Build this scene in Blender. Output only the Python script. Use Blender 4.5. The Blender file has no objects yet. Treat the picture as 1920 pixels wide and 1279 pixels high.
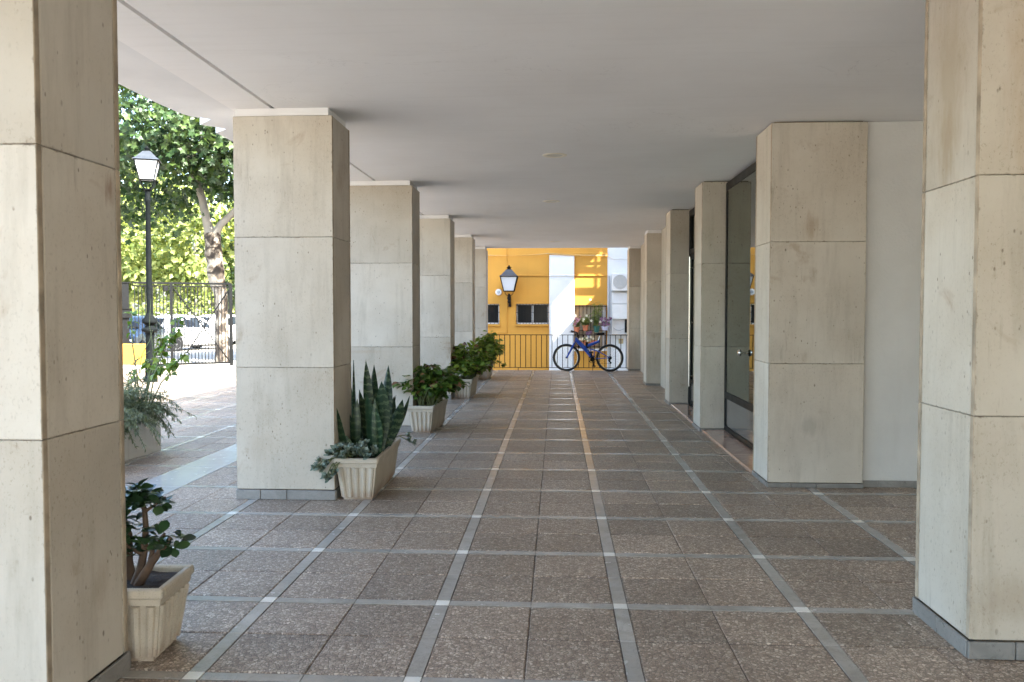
import bpy, bmesh, math, random
from mathutils import Vector, Matrix, Euler, Quaternion
R = math.radians
PI = math.pi
rng = random.Random(7)
sc = bpy.context.scene
COL = sc.collection

# ------------------------------------------------------------------ camera
cam_d = bpy.data.cameras.new('camera')
cam = bpy.data.objects.new('camera', cam_d)
COL.objects.link(cam)
cam.location = (0, 0, 1.49)
cam.rotation_euler = (R(90 - 2.124), 0, R(3.089))
cam_d.sensor_width = 36
cam_d.lens = 1575 / 1920 * 36
cam_d.clip_start = 0.05
cam_d.clip_end = 2000
cam_d.dof.use_dof = True
cam_d.dof.focus_distance = 8.0
cam_d.dof.aperture_fstop = 8.0
sc.camera = cam

# ------------------------------------------------------------------ light
SUN = Vector((1.0, -0.5, 1.1)).normalized()          # towards the sun
EL = math.asin(SUN.z)
AZ = math.atan2(SUN.x, SUN.y)                        # clockwise from +Y
world = bpy.data.worlds.new('World')
sc.world = world
world.use_nodes = True
wn = world.node_tree
bg = wn.nodes['Background']
sky = wn.nodes.new('ShaderNodeTexSky')
sky.sky_type = 'NISHITA'
sky.sun_disc = False
sky.sun_elevation = EL
sky.sun_rotation = AZ
sky.air_density = 1.0
sky.dust_density = 3.0
sky.ozone_density = 1.0
bg.inputs['Strength'].default_value = 0.15
wn.links.new(sky.outputs['Color'], bg.inputs['Color'])
sun_d = bpy.data.lights.new('sun', 'SUN')
sun_d.energy = 4.0
sun_d.angle = R(0.53)
sun_d.color = (1.0, 0.95, 0.87)
sun = bpy.data.objects.new('sun', sun_d)
COL.objects.link(sun)
sun.location = SUN * 60
sun.rotation_euler = SUN.to_track_quat('Z', 'Y').to_euler()
vs = sc.view_settings
vs.view_transform = 'Standard'
vs.look = 'None'
vs.gamma = 1
vs.use_curve_mapping = False
vs.exposure = 3.2
vs.use_white_balance = True
vs.white_balance_temperature = 6500
vs.white_balance_tint = 6
sc.cycles.max_bounces = 10
sc.cycles.diffuse_bounces = 6
sc.cycles.glossy_bounces = 4
sc.cycles.transparent_max_bounces = 8
sc.cycles.sample_clamp_indirect = 8
sc.cycles.use_denoising = True

# ------------------------------------------------------------------ helpers
class MB:
    """collects verts and faces, builds one mesh"""
    def __init__(s):
        s.v = []; s.f = []
    def add(s, vs, fs):
        o = len(s.v)
        s.v.extend([tuple(p) for p in vs])
        s.f.extend([tuple(i + o for i in f) for f in fs])
        return s
    def box(s, x0, x1, y0, y1, z0, z1):
        return s.add([(x0,y0,z0),(x1,y0,z0),(x1,y1,z0),(x0,y1,z0),(x0,y0,z1),(x1,y0,z1),(x1,y1,z1),(x0,y1,z1)],
                     [(0,3,2,1),(4,5,6,7),(0,1,5,4),(1,2,6,5),(2,3,7,6),(3,0,4,7)])
    def cbox(s, x0, x1, y0, y1, z0, z1, c=0.004):
        """box with bevelled edges"""
        bm = bmesh.new()
        bmesh.ops.create_cube(bm, size=1)
        for v in bm.verts:
            v.co = Vector(((x0+x1)/2 + v.co.x*(x1-x0), (y0+y1)/2 + v.co.y*(y1-y0), (z0+z1)/2 + v.co.z*(z1-z0)))
        bmesh.ops.bevel(bm, geom=bm.edges[:], offset=c, segments=1, affect='EDGES', profile=0.5)
        bm.verts.index_update()
        s.add([v.co[:] for v in bm.verts], [[v.index for v in f.verts] for f in bm.faces])
        bm.free()
        return s
    def tube(s, pts, r, n=8, cap=True):
        pts = [Vector(p) for p in pts]
        rs = r if isinstance(r, (list, tuple)) else [r]*len(pts)
        o = len(s.v); up = None
        for i, p in enumerate(pts):
            t = (pts[min(i+1, len(pts)-1)] - pts[max(i-1, 0)])
            if t.length < 1e-9: t = Vector((0,0,1))
            t.normalize()
            if up is None:
                up = t.orthogonal().normalized()
            else:
                up = (up - t*up.dot(t))
                up = up.normalized() if up.length > 1e-6 else t.orthogonal().normalized()
            w = t.cross(up)
            for k in range(n):
                a = 2*PI*k/n
                s.v.append(tuple(p + (up*math.cos(a) + w*math.sin(a))*rs[i]))
        for i in range(len(pts)-1):
            for k in range(n):
                a = o+i*n+k; b = o+i*n+(k+1) % n
                s.f.append((a, b, b+n, a+n))
        if cap:
            s.f.append(tuple(o+k for k in range(n))[::-1])
            e = o+(len(pts)-1)*n
            s.f.append(tuple(e+k for k in range(n)))
        return s
    def lathe(s, prof, n=16, loc=(0,0,0), axis='Z'):
        o = len(s.v)
        for (r, h) in prof:
            for k in range(n):
                a = 2*PI*k/n
                p = (r*math.cos(a), r*math.sin(a), h)
                if axis == 'Y': p = (p[0], p[2], p[1])
                if axis == 'X': p = (p[2], p[0], p[1])
                s.v.append((p[0]+loc[0], p[1]+loc[1], p[2]+loc[2]))
        for i in range(len(prof)-1):
            for k in range(n):
                a = o+i*n+k; b = o+i*n+(k+1) % n
                s.f.append((a, b, b+n, a+n))
        s.f.append(tuple(o+k for k in range(n))[::-1])
        e = o+(len(prof)-1)*n
        s.f.append(tuple(e+k for k in range(n)))
        return s
    def torus(s, loc, r, t, axis='Y', n=40, m=10):
        o = len(s.v)
        for i in range(n):
            a = 2*PI*i/n
            for k in range(m):
                b = 2*PI*k/m
                q = r + t*math.cos(b); h = t*math.sin(b)
                p = {'Y': (q*math.cos(a), h, q*math.sin(a)), 'Z': (q*math.cos(a), q*math.sin(a), h), 'X': (h, q*math.cos(a), q*math.sin(a))}[axis]
                s.v.append((p[0]+loc[0], p[1]+loc[1], p[2]+loc[2]))
        for i in range(n):
            for k in range(m):
                a = o+i*m+k; b = o+i*m+(k+1) % m
                c = o+((i+1) % n)*m+(k+1) % m; d = o+((i+1) % n)*m+k
                s.f.append((a, b, c, d))
        return s
    def prism(s, poly, z0, z1):
        n = len(poly)
        return s.add([(x, y, z0) for x, y in poly] + [(x, y, z1) for x, y in poly],
                     [tuple(range(n))[::-1], tuple(range(n, 2*n))] + [(i, (i+1) % n, n+(i+1) % n, n+i) for i in range(n)])
    def frustum(s, a, za, b, zb):
        """a, b = (x0,x1,y0,y1)"""
        return s.add([(a[0],a[2],za),(a[1],a[2],za),(a[1],a[3],za),(a[0],a[3],za),(b[0],b[2],zb),(b[1],b[2],zb),(b[1],b[3],zb),(b[0],b[3],zb)],
                     [(0,3,2,1),(4,5,6,7),(0,1,5,4),(1,2,6,5),(2,3,7,6),(3,0,4,7)])
    def xform(s, M):
        s.v = [tuple(M @ Vector(p)) for p in s.v]
        return s
    def mesh(s, name, m, smooth=False, auto=None):
        me = bpy.data.meshes.new(name)
        me.from_pydata(s.v, [], s.f)
        bm = bmesh.new(); bm.from_mesh(me)
        bmesh.ops.recalc_face_normals(bm, faces=bm.faces[:])
        bm.to_mesh(me); bm.free()
        if smooth:
            me.polygons.foreach_set('use_smooth', [True]*len(me.polygons))
        me.materials.append(m)
        return me
    def build(s, name, m, parent=None, smooth=False, raw=False):
        if raw:
            me = bpy.data.meshes.new(name); me.from_pydata(s.v, [], s.f); me.materials.append(m)
            if smooth: me.polygons.foreach_set('use_smooth', [True]*len(me.polygons))
        else:
            me = s.mesh(name, m, smooth)
        if smooth and not raw:
            try: me.set_sharp_from_angle(angle=R(40))
            except Exception: pass
        return link(name, me, parent)

def link(name, me, parent=None, loc=None, rot=None):
    o = bpy.data.objects.new(name, me)
    COL.objects.link(o)
    if parent is not None: o.parent = parent
    if loc is not None: o.location = loc
    if rot is not None: o.rotation_euler = rot
    return o

def tag(o, label=None, cat=None, group=None, kind=None):
    if label: o['label'] = label
    if cat: o['category'] = cat
    if group: o['group'] = group
    if kind: o['kind'] = kind
    return o

def thing(name, label, cat, loc=(0,0,0), rz=0, group=None):
    o = bpy.data.objects.new(name, None)
    COL.objects.link(o)
    o.empty_display_size = 0.2
    o.location = loc
    o.rotation_euler = (0, 0, rz)
    return tag(o, label, cat, group)

def copy_tree(o, parent=None):
    c = o.copy(); COL.objects.link(c)
    c.parent = parent
    for ch in list(o.children): copy_tree(ch, c)
    return c

# ------------------------------------------------------------------ materials
class NT:
    def __init__(s, name):
        s.m = bpy.data.materials.new(name); s.m.use_nodes = True
        s.t = s.m.node_tree; s.n = s.t.nodes
        s.p = s.n['Principled BSDF']
        s.out = s.n['Material Output']
    def node(s, typ, **kw):
        nd = s.n.new(typ)
        for k, v in kw.items(): setattr(nd, k, v)
        return nd
    def link(s, a, b): s.t.links.new(a, b)
    def coord(s, rnd=True, world=False, scale=None):
        if world:
            o = s.node('ShaderNodeNewGeometry').outputs['Position']
        else:
            o = s.node('ShaderNodeTexCoord').outputs['Object']
        if rnd and not world:
            inf = s.node('ShaderNodeObjectInfo')
            mu = s.node('ShaderNodeMath', operation='MULTIPLY'); mu.inputs[1].default_value = 37.0
            s.link(inf.outputs['Random'], mu.inputs[0])
            ad = s.node('ShaderNodeVectorMath', operation='ADD')
            s.link(o, ad.inputs[0]); s.link(mu.outputs[0], ad.inputs[1])
            o = ad.outputs[0]
        if scale:
            ml = s.node('ShaderNodeVectorMath', operation='MULTIPLY'); ml.inputs[1].default_value = scale
            s.link(o, ml.inputs[0]); o = ml.outputs[0]
        return o
    def noise(s, co, sc_, det=4, rough=0.55, out='Fac', dist=0):
        nd = s.node('ShaderNodeTexNoise')
        nd.inputs['Scale'].default_value = sc_; nd.inputs['Detail'].default_value = det
        nd.inputs['Roughness'].default_value = rough; nd.inputs['Distortion'].default_value = dist
        s.link(co, nd.inputs['Vector'])
        return nd.outputs[out]
    def vor(s, co, sc_, feature='F1', out='Distance', rand=1.0):
        nd = s.node('ShaderNodeTexVoronoi', feature=feature)
        nd.inputs['Scale'].default_value = sc_; nd.inputs['Randomness'].default_value = rand
        s.link(co, nd.inputs['Vector'])
        return nd.outputs[out]
    def ramp(s, fac, stops):
        nd = s.node('ShaderNodeValToRGB')
        cr = nd.color_ramp
        while len(cr.elements) < len(stops): cr.elements.new(0.5)
        for e, (p, c) in zip(cr.elements, stops):
            e.position = p; e.color = (*c, 1) if len(c) == 3 else c
        s.link(fac, nd.inputs['Fac'])
        return nd.outputs['Color']
    def mr(s, v, a, b, c, d):
        nd = s.node('ShaderNodeMapRange')
        for i, q in zip(range(1, 5), (a, b, c, d)): nd.inputs[i].default_value = q
        s.link(v, nd.inputs[0])
        return nd.outputs[0]
    def mix(s, fac, a, b, mode='MIX'):
        nd = s.node('ShaderNodeMix', data_type='RGBA', blend_type=mode)
        for sock, v in ((nd.inputs['Factor'], fac), (nd.inputs['A'], a), (nd.inputs['B'], b)):
            if isinstance(v, (int, float)): sock.default_value = v if sock.type == 'VALUE' else (v, v, v, 1)
            elif isinstance(v, (tuple, list)): sock.default_value = (*v, 1)
            else: s.link(v, sock)
        # pick the colour sockets explicitly
        return nd.outputs['Result']
    def math(s, op, a, b=0.0, clamp=False):
        nd = s.node('ShaderNodeMath', operation=op, use_clamp=clamp)
        for i, v in enumerate((a, b)):
            if isinstance(v, (int, float)): nd.inputs[i].default_value = v
            else: s.link(v, nd.inputs[i])
        return nd.outputs[0]
    def bump(s, h, strength=0.2, dist=0.01, prev=None):
        nd = s.node('ShaderNodeBump')
        nd.inputs['Strength'].default_value = strength; nd.inputs['Distance'].default_value = dist
        s.link(h, nd.inputs['Height'])
        if prev is not None: s.link(prev, nd.inputs['Normal'])
        return nd.outputs['Normal']
    def fin(s, col=None, rough=None, normal=None, metal=None, spec=None):
        p = s.p
        for v, k in ((col, 'Base Color'), (rough, 'Roughness'), (metal, 'Metallic'), (spec, 'Specular IOR Level')):
            if v is None: continue
            if isinstance(v, (int, float)): p.inputs[k].default_value = v
            elif isinstance(v, (tuple, list)): p.inputs[k].default_value = (*v, 1)
            else: s.link(v, p.inputs[k])
        if normal is not None: s.link(normal, p.inputs['Normal'])
        return s.m

def mixc(t, fac, a, b, mode='MIX'):
    """colour mix with explicit RGBA sockets"""
    nd = t.node('ShaderNodeMix'); nd.data_type = 'RGBA'; nd.blend_type = mode
    ins = [i for i in nd.inputs if i.enabled]
    out = [o for o in nd.outputs if o.enabled][0]
    for sock, v in zip(ins, (fac, a, b)):
        if isinstance(v, (int, float)): sock.default_value = v
        elif isinstance(v, (tuple, list)): sock.default_value = (*v, 1)
        else: t.link(v, sock)
    return out

def m_plain(name, col, rough=0.5, metal=0.0, var=0.12, nsc=6.0, bump=0.0, bsc=60.0, spec=0.5):
    t = NT(name)
    co = t.coord()
    n = t.noise(co, nsc, 5)
    c = mixc(t, t.mr(n, 0.3, 0.7, 0, 1), tuple(x*(1-var) for x in col), tuple(min(1, x*(1+var)) for x in col))
    nor = None
    if bump: nor = t.bump(t.noise(co, bsc, 5), bump, 0.01)
    return t.fin(c, t.mr(n, 0.2, 0.8, rough*0.85, min(1, rough*1.15)), nor, metal, spec)

def m_limestone(name, tone=(0.60, 0.545, 0.465), dark=(0.49, 0.425, 0.34), spots=()):
    t = NT(name)
    co = t.coord()
    big = t.noise(co, 1.6, 6, 0.6)
    c = mixc(t, t.mr(big, 0.35, 0.68, 0, 1), tone, dark)
    st = t.noise(t.coord(scale=(9, 9, 1.1)), 1.0, 6, 0.65)                 # vertical rain streaks
    c = mixc(t, t.mr(st, 0.52, 0.78, 0, 0.5), c, (0.27, 0.225, 0.165))
    fine = t.noise(co, 38, 5, 0.7)
    c = mixc(t, t.mr(fine, 0.3, 0.75, 0.0, 0.30), c, (0.60, 0.56, 0.48))
    # pits: sparse dark elongated pores
    pv = t.vor(t.coord(scale=(1.0, 1.0, 0.55)), 30)
    pm = t.noise(co, 7, 3)
    pit = t.math('MULTIPLY', t.mr(pv, 0.09, 0.17, 1, 0), t.mr(pm, 0.50, 0.62, 0, 1))
    pv2 = t.vor(t.coord(scale=(1.0, 1.0, 0.6)), 11)
    pit2 = t.math('MULTIPLY', t.mr(pv2, 0.05, 0.10, 1, 0), t.mr(t.noise(co, 3.3, 3), 0.50, 0.60, 0, 1))
    pit = t.math('MAXIMUM', pit, pit2)
    c = mixc(t, t.math('MULTIPLY', pit, 0.75), c, (0.14, 0.105, 0.07))
    # rusty blotches
    bl = t.noise(co, 2.7, 5, 0.62, dist=0.6)
    c = mixc(t, t.mr(bl, 0.63, 0.74, 0, 0.5), c, (0.30, 0.20, 0.115))
    sp_ = t.noise(t.coord(scale=(1, 1, 0.6)), 85, 3, 0.8)
    c = mixc(t, t.math('MULTIPLY', t.mr(sp_, 0.57, 0.72, 0, 0.7), t.mr(big, 0.38, 0.62, 0.15, 1)), c, (0.22, 0.175, 0.125))
    vs_ = t.noise(t.coord(scale=(26, 26, 2.2)), 1.0, 5, 0.7)
    c = mixc(t, t.math('MULTIPLY', t.mr(vs_, 0.58, 0.74, 0, 0.5), t.mr(t.noise(co, 2.2, 3), 0.45, 0.62, 0, 1)), c, (0.25, 0.20, 0.14))
    # broad grey grime
    gr = t.noise(co, 0.9, 4, 0.5)
    c = mixc(t, t.mr(gr, 0.5, 0.75, 0, 0.35), c, (0.33, 0.30, 0.255))
    # dirt caught in the joints and chipped arrises
    sx_ = t.node('ShaderNodeSeparateXYZ'); t.link(t.coord(rnd=False), sx_.inputs[0])
    ng_ = t.node('ShaderNodeSeparateXYZ'); t.link(t.node('ShaderNodeNewGeometry').outputs['Normal'], ng_.inputs[0])
    nx_ = t.math('ABSOLUTE', ng_.outputs['X'])
    def near(sock, v): return t.math('ABSOLUTE', t.math('SUBTRACT', sock, v))
    dj = t.math('MINIMUM', t.math('MINIMUM', near(sx_.outputs['Z'], ZJ[1]), near(sx_.outputs['Z'], ZJ[2])), t.math('ADD', t.math('MINIMUM', near(sx_.outputs['X'], 0.0), near(sx_.outputs['X'], 0.78)), nx_))
    en = t.noise(co, 19, 4, 0.7)
    dj = t.math('ADD', dj, t.math('MULTIPLY', t.math('SUBTRACT', 0.62, en), 0.06))
    c = mixc(t, t.mr(dj, 0.0, 0.010, 0.75, 0), c, (0.17, 0.125, 0.08))
    inf = t.node('ShaderNodeObjectInfo')
    c = mixc(t, 1.0, c, t.ramp(inf.outputs['Random'], [(0, (0.86, 0.85, 0.83)), (0.5, (0.97, 0.97, 0.96)), (1, (1.06, 1.06, 1.06))]), 'MULTIPLY')
    oc = t.coord(rnd=False)
    for (ctr, rad, scol, stg) in spots:                      # single stains with a shape of their own
        sb = t.node('ShaderNodeVectorMath', operation='SUBTRACT'); sb.inputs[1].default_value = ctr
        dv = t.node('ShaderNodeVectorMath', operation='DIVIDE'); dv.inputs[1].default_value = rad
        ln = t.node('ShaderNodeVectorMath', operation='LENGTH')
        t.link(oc, sb.inputs[0]); t.link(sb.outputs[0], dv.inputs[0]); t.link(dv.outputs[0], ln.inputs[0])
        sn = t.noise(t.coord(rnd=False, scale=(0.35/min(rad), 0.35/min(rad), 0.35/max(rad))), 4.0, 4, 0.65)
        d_ = t.math('ADD', ln.outputs['Value'], t.math('MULTIPLY', t.math('SUBTRACT', sn, 0.5), 2.4))
        c = mixc(t, t.mr(d_, 0.35, 1.25, stg*0.85, 0), c, scol)
    h = t.math('SUBTRACT', t.math('MULTIPLY', fine, 0.25), pit)
    return t.fin(c, 0.62, t.bump(h, 0.35, 0.004), spec=0.35)

def m_pebble(name):
    t = NT(name)
    co = t.coord(world=True)
    dn = t.noise(co, 55, 2, out='Color')
    ad = t.node('ShaderNodeVectorMath', operation='ADD')
    sb = t.node('ShaderNodeVectorMath', operation='MULTIPLY'); sb.inputs[1].default_value = (0.008, 0.008, 0)
    t.link(dn, sb.inputs[0]); t.link(co, ad.inputs[0]); t.link(sb.outputs[0], ad.inputs[1])
    co2 = ad.outputs[0]
    v = t.node('ShaderNodeTexVoronoi', feature='F1'); v.inputs['Scale'].default_value = 66
    t.link(co2, v.inputs['Vector'])
    e = t.node('ShaderNodeTexVoronoi', feature='DISTANCE_TO_EDGE'); e.inputs['Scale'].default_value = 66
    t.link(co2, e.inputs['Vector'])
    sx = t.node('ShaderNodeSeparateColor'); t.link(v.outputs['Color'], sx.inputs[0])
    peb = t.ramp(sx.outputs[0], [(0.0, (0.22, 0.165, 0.122)), (0.3, (0.36, 0.285, 0.22)), (0.65, (0.46, 0.375, 0.295)), (0.9, (0.56, 0.475, 0.385)), (1.0, (0.68, 0.60, 0.50))])
    edge = t.mr(e.outputs['Distance'], 0.01, 0.17, 0, 1)
    c = mixc(t, edge, (0.16, 0.12, 0.09), peb)
    # slab to slab tone, patchy wear
    inf = t.node('ShaderNodeObjectInfo'); g = t.node('ShaderNodeNewGeometry')
    rr = t.math('FRACT', t.math('ADD', inf.outputs['Random'], g.outputs['Random Per Island']))
    c = mixc(t, 1.0, c, t.ramp(rr, [(0, (0.80, 0.79, 0.79)), (0.5, (0.98, 0.96, 0.95)), (1, (1.13, 1.11, 1.1))]), 'MULTIPLY')
    w = t.noise(co, 1.1, 6, 0.6)
    c = mixc(t, 1.0, c, t.ramp(w, [(0.3, (0.78, 0.77, 0.77)), (0.5, (1, 1, 1)), (0.7, (1.16, 1.15, 1.13))]), 'MULTIPLY')
    st = t.noise(co, 3.1, 5, 0.6, dist=0.5)
    c = mixc(t, t.mr(st, 0.62, 0.72, 0, 0.35), c, (0.10, 0.085, 0.075))
    nor = t.bump(edge, 0.55, 0.004)
    return t.fin(c, t.mr(w, 0.3, 0.7, 0.34, 0.50), nor, spec=0.5)

def m_marble(name, a, b, vein, rough=0.22, sc_=3.0):
    t = NT(name)
    co = t.coord(world=True)
    inf = t.node('ShaderNodeObjectInfo'); g = t.node('ShaderNodeNewGeometry')
    rr = t.math('FRACT', t.math('ADD', inf.outputs['Random'], g.outputs['Random Per Island']))
    n = t.noise(co, sc_, 7, 0.65, dist=1.2)
    c = mixc(t, t.mr(n, 0.35, 0.65, 0, 1), a, b)
    v = t.noise(co, sc_*1.7, 8, 0.7, dist=2.0)
    vv = t.math('ABSOLUTE', t.math('SUBTRACT', v, 0.5))
    c = mixc(t, t.mr(vv, 0.0, 0.02, 0.45, 0), c, vein)
    c = mixc(t, 1.0, c, t.ramp(rr, [(0, (0.90, 0.90, 0.90)), (1, (1.08, 1.08, 1.07))]), 'MULTIPLY')
    d = t.noise(co, 9, 5, 0.6)
    return t.fin(c, t.mr(d, 0.3, 0.75, rough*0.85, rough*1.35), t.bump(t.noise(co, 14, 4), 0.05, 0.005), spec=0.5)

def m_leaf(name, cols, rough=0.4, trans=0.35, nsc=14.0, hue_obj=True):
    """cols: dark, mid, light"""
    t = NT(name)
    inf = t.node('ShaderNodeObjectInfo'); g = t.node('ShaderNodeNewGeometry')
    rr = t.math('FRACT', t.math('ADD', inf.outputs['Random'], g.outputs['Random Per Island']))
    c = t.ramp(rr, [(0.0, cols[0]), (0.45, cols[1]), (1.0, cols[2])])
    co = t.coord()
    n = t.noise(co, nsc, 3)
    c = mixc(t, 1.0, c, t.ramp(n, [(0.3, (0.8, 0.82, 0.8)), (0.7, (1.18, 1.15, 1.1))]), 'MULTIPLY')
    t.fin(c, rough, None, spec=0.45)
    tr = t.node('ShaderNodeBsdfTranslucent')
    t.link(mixc(t, 1.0, c, (1.25, 1.2, 0.55), 'MULTIPLY'), tr.inputs['Color'])
    ms = t.node('ShaderNodeMixShader'); ms.inputs[0].default_value = trans
    t.link(t.p.outputs[0], ms.inputs[1]); t.link(tr.outputs[0], ms.inputs[2]); t.link(ms.outputs[0], t.out.inputs['Surface'])
    return t.m

def m_snake():
    t = NT('snake_leaf')
    co = t.coord(rnd=True)
    sp = t.node('ShaderNodeSeparateXYZ'); t.link(co, sp.inputs[0])
    ns = t.noise(co, 26, 4, 0.7)
    z = t.math('ADD', t.math('MULTIPLY', sp.outputs['Z'], 105.0), t.math('MULTIPLY', ns, 10.0))
    b = t.math('SINE', z)
    inf = t.node('ShaderNodeObjectInfo')
    gre = t.mr(inf.outputs['Random'], 0, 1, 0.15, 1.0)
    c = mixc(t, t.math('MULTIPLY', t.mr(b, 0.1, 0.9, 0, 1), gre), (0.012, 0.036, 0.016), (0.10, 0.15, 0.072))
    return t.fin(c, 0.38, spec=0.45)

def m_glass(name, tint=(0.55, 0.62, 0.56), rough=0.0):
    t = NT(name)
    tr = t.node('ShaderNodeBsdfTransparent'); tr.inputs[0].default_value = (*tint, 1)
    gl = t.node('ShaderNodeBsdfGlossy'); gl.inputs['Roughness'].default_value = rough; gl.inputs[0].default_value = (0.9, 0.95, 0.9, 1)
    fr = t.node('ShaderNodeFresnel'); fr.inputs[0].default_value = 1.5
    ms = t.node('ShaderNodeMixShader')
    t.link(t.math('MULTIPLY', fr.outputs[0], 1.35, True), ms.inputs[0]); t.link(tr.outputs[0], ms.inputs[1]); t.link(gl.outputs[0], ms.inputs[2])
    t.link(ms.outputs[0], t.out.inputs['Surface'])
    return t.m

def m_bark_plane():
    t = NT('plane_bark')
    co = t.coord(rnd=False)
    n = t.noise(co, 2.6, 6, 0.62, dist=0.8)
    c = t.ramp(n, [(0.40, (0.022, 0.016, 0.012)), (0.47, (0.05, 0.036, 0.026)), (0.53, (0.19, 0.16, 0.125)), (0.64, (0.33, 0.30, 0.26))])
    return t.fin(c, 0.85, t.bump(n, 0.8, 0.06))

def m_paint(name, col, dirt=(0.3, 0.25, 0.18), amt=0.25, rough=0.7, bump=0.25, bsc=90):
    t = NT(name)
    co = t.coord(rnd=False)
    n = t.noise(co, 1.3, 6, 0.6)
    c = mixc(t, t.mr(n, 0.35, 0.7, 0, 1), col, tuple(x*0.88 for x in col))
    st = t.noise(t.coord(rnd=False, scale=(6, 6, 0.7)), 1.0, 6, 0.65)
    c = mixc(t, t.mr(st, 0.55, 0.8, 0, amt), c, dirt)
    return t.fin(c, rough, t.bump(t.noise(co, bsc, 4, 0.6), bump, 0.004), spec=0.3)

def m_planter():
    t = NT('cast_concrete')
    co = t.coord()
    n = t.noise(co, 5, 5, 0.6)
    c = mixc(t, t.mr(n, 0.3, 0.7, 0, 1), (0.56, 0.50, 0.41), (0.44, 0.38, 0.295))
    v = t.noise(co, 160, 3, 0.7)
    c = mixc(t, t.mr(v, 0.55, 0.7, 0, 0.55), c, (0.27, 0.22, 0.16))
    sp = t.node('ShaderNodeSeparateXYZ'); t.link(t.coord(rnd=False), sp.inputs[0])
    gm = t.math('MULTIPLY', t.mr(sp.outputs['Z'], 0.0, 0.10, 1, 0), t.mr(n, 0.35, 0.6, 0.2, 0.9))
    c = mixc(t, gm, c, (0.26, 0.155, 0.10))
    return t.fin(c, 0.8, t.bump(v, 0.35, 0.004), spec=0.25)

M = {}
ZJ = [0.079, 1.04, 2.055, 2.99]
M['stone'] = m_limestone('limestone')
M['edge'] = m_plain('stained_stone_edge', (0.36, 0.29, 0.21), 0.8, nsc=9, var=0.35, bump=0.3, bsc=40)
M['mortar'] = m_plain('mortar', (0.20, 0.165, 0.12), 0.9, nsc=14, var=0.4, bump=0.4, bsc=90)
M['skirt'] = m_marble('grey_skirting', (0.205, 0.195, 0.18), (0.28, 0.265, 0.245), (0.13, 0.125, 0.12), 0.3)
M['pebble'] = m_pebble('washed_pebble')
M['grout'] = m_plain('joint_grout', (0.125, 0.10, 0.085), 0.85, nsc=20, var=0.3)
M['strip'] = m_marble('grey_marble', (0.31, 0.285, 0.25), (0.40, 0.375, 0.34), (0.21, 0.195, 0.175), 0.22)
M['band'] = m_marble('pale_grey_marble', (0.42, 0.41, 0.39), (0.47, 0.46, 0.44), (0.36, 0.35, 0.33), 0.22, 2.0)
M['inset'] = m_marble('cream_marble', (0.72, 0.69, 0.62), (0.80, 0.77, 0.71), (0.6, 0.55, 0.48), 0.2)
M['pink'] = m_marble('pink_marble', (0.42, 0.27, 0.20), (0.52, 0.36, 0.28), (0.30, 0.15, 0.11), 0.07, 5)
def m_ceiling():
    t = NT('ceiling_paint')
    co = t.coord(rnd=False)
    c = mixc(t, t.mr(t.noise(co, 0.55, 6, 0.6), 0.35, 0.7, 0, 1), (0.85, 0.84, 0.83), (0.77, 0.755, 0.74))
    st = t.noise(t.coord(rnd=False, scale=(0.5, 9, 1)), 1.6, 6, 0.7)
    c = mixc(t, t.mr(st, 0.52, 0.75, 0, 0.35), c, (0.70, 0.685, 0.665))
    cr = t.math('ABSOLUTE', t.math('SUBTRACT', t.noise(co, 0.8, 8, 0.6, dist=1.5), 0.5))
    c = mixc(t, t.math('MULTIPLY', t.mr(cr, 0.0, 0.0025, 0.45, 0), t.mr(t.noise(co, 0.6, 2), 0.52, 0.6, 0, 1)), c, (0.42, 0.40, 0.38))
    return t.fin(c, 0.75, t.bump(t.noise(t.coord(rnd=False, scale=(1, 6, 1)), 25, 4), 0.12, 0.003), spec=0.3)
M['plaster'] = m_paint('ceiling_plaster', (0.84, 0.83, 0.82), (0.62, 0.59, 0.55), 0.12, 0.75, 0.12, 50)
M['soffit'] = m_paint('soffit_paint', (0.78, 0.78, 0.78), (0.5, 0.48, 0.45), 0.12, 0.7, 0.15, 60)
M['roughcast'] = m_paint('roughcast_plaster', (0.66, 0.65, 0.62), (0.45, 0.42, 0.38), 0.2, 0.8, 0.9, 42)
M['planter'] = m_planter()
M['soil'] = m_plain('soil', (0.045, 0.03, 0.02), 0.95, nsc=40, var=0.6, bump=1.0, bsc=70)
M['black'] = m_plain('black_iron', (0.007, 0.0075, 0.008), 0.55, var=0.3, nsc=20, spec=0.15)
M['darkgreen'] = m_plain('lamp_iron', (0.006, 0.0075, 0.008), 0.75, var=0.3, nsc=12, spec=0.05)
M['lroof'] = m_plain('lantern_roof_iron', (0.035, 0.04, 0.048), 0.42, var=0.2, nsc=12, spec=0.4)  # base lifted to bluish grey to carry reflected sky on the roofs
M['frame'] = m_plain('dark_aluminium', (0.006, 0.006, 0.0055), 0.45, var=0.2, spec=0.2)
M['yellow'] = m_paint('ochre_yellow_paint', (0.55, 0.272, 0.044), (0.40, 0.19, 0.035), 0.3, 0.75, 0.3, 70)
M['white'] = m_paint('white_masonry_paint', (0.72, 0.72, 0.71), (0.55, 0.52, 0.47), 0.18, 0.7, 0.3, 70)
M['wplastic'] = m_plain('white_enamel', (0.74, 0.73, 0.70), 0.4, var=0.05)
M['walu'] = m_plain('white_aluminium', (0.72, 0.72, 0.72), 0.4, var=0.05)
M['fan'] = m_plain('fan_beige', (0.55, 0.53, 0.48), 0.6, var=0.05)
M['grey'] = m_plain('grey_plastic', (0.36, 0.38, 0.40), 0.5)
M['opal'] = m_plain('opal_glass', (0.58, 0.59, 0.61), 0.25, var=0.03)
M['lampring'] = m_plain('cream_ring', (0.80, 0.74, 0.60), 0.4, var=0.04)
M['lampglass'] = m_plain('dull_diffuser', (0.50, 0.47, 0.37), 0.35, var=0.06)
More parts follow.
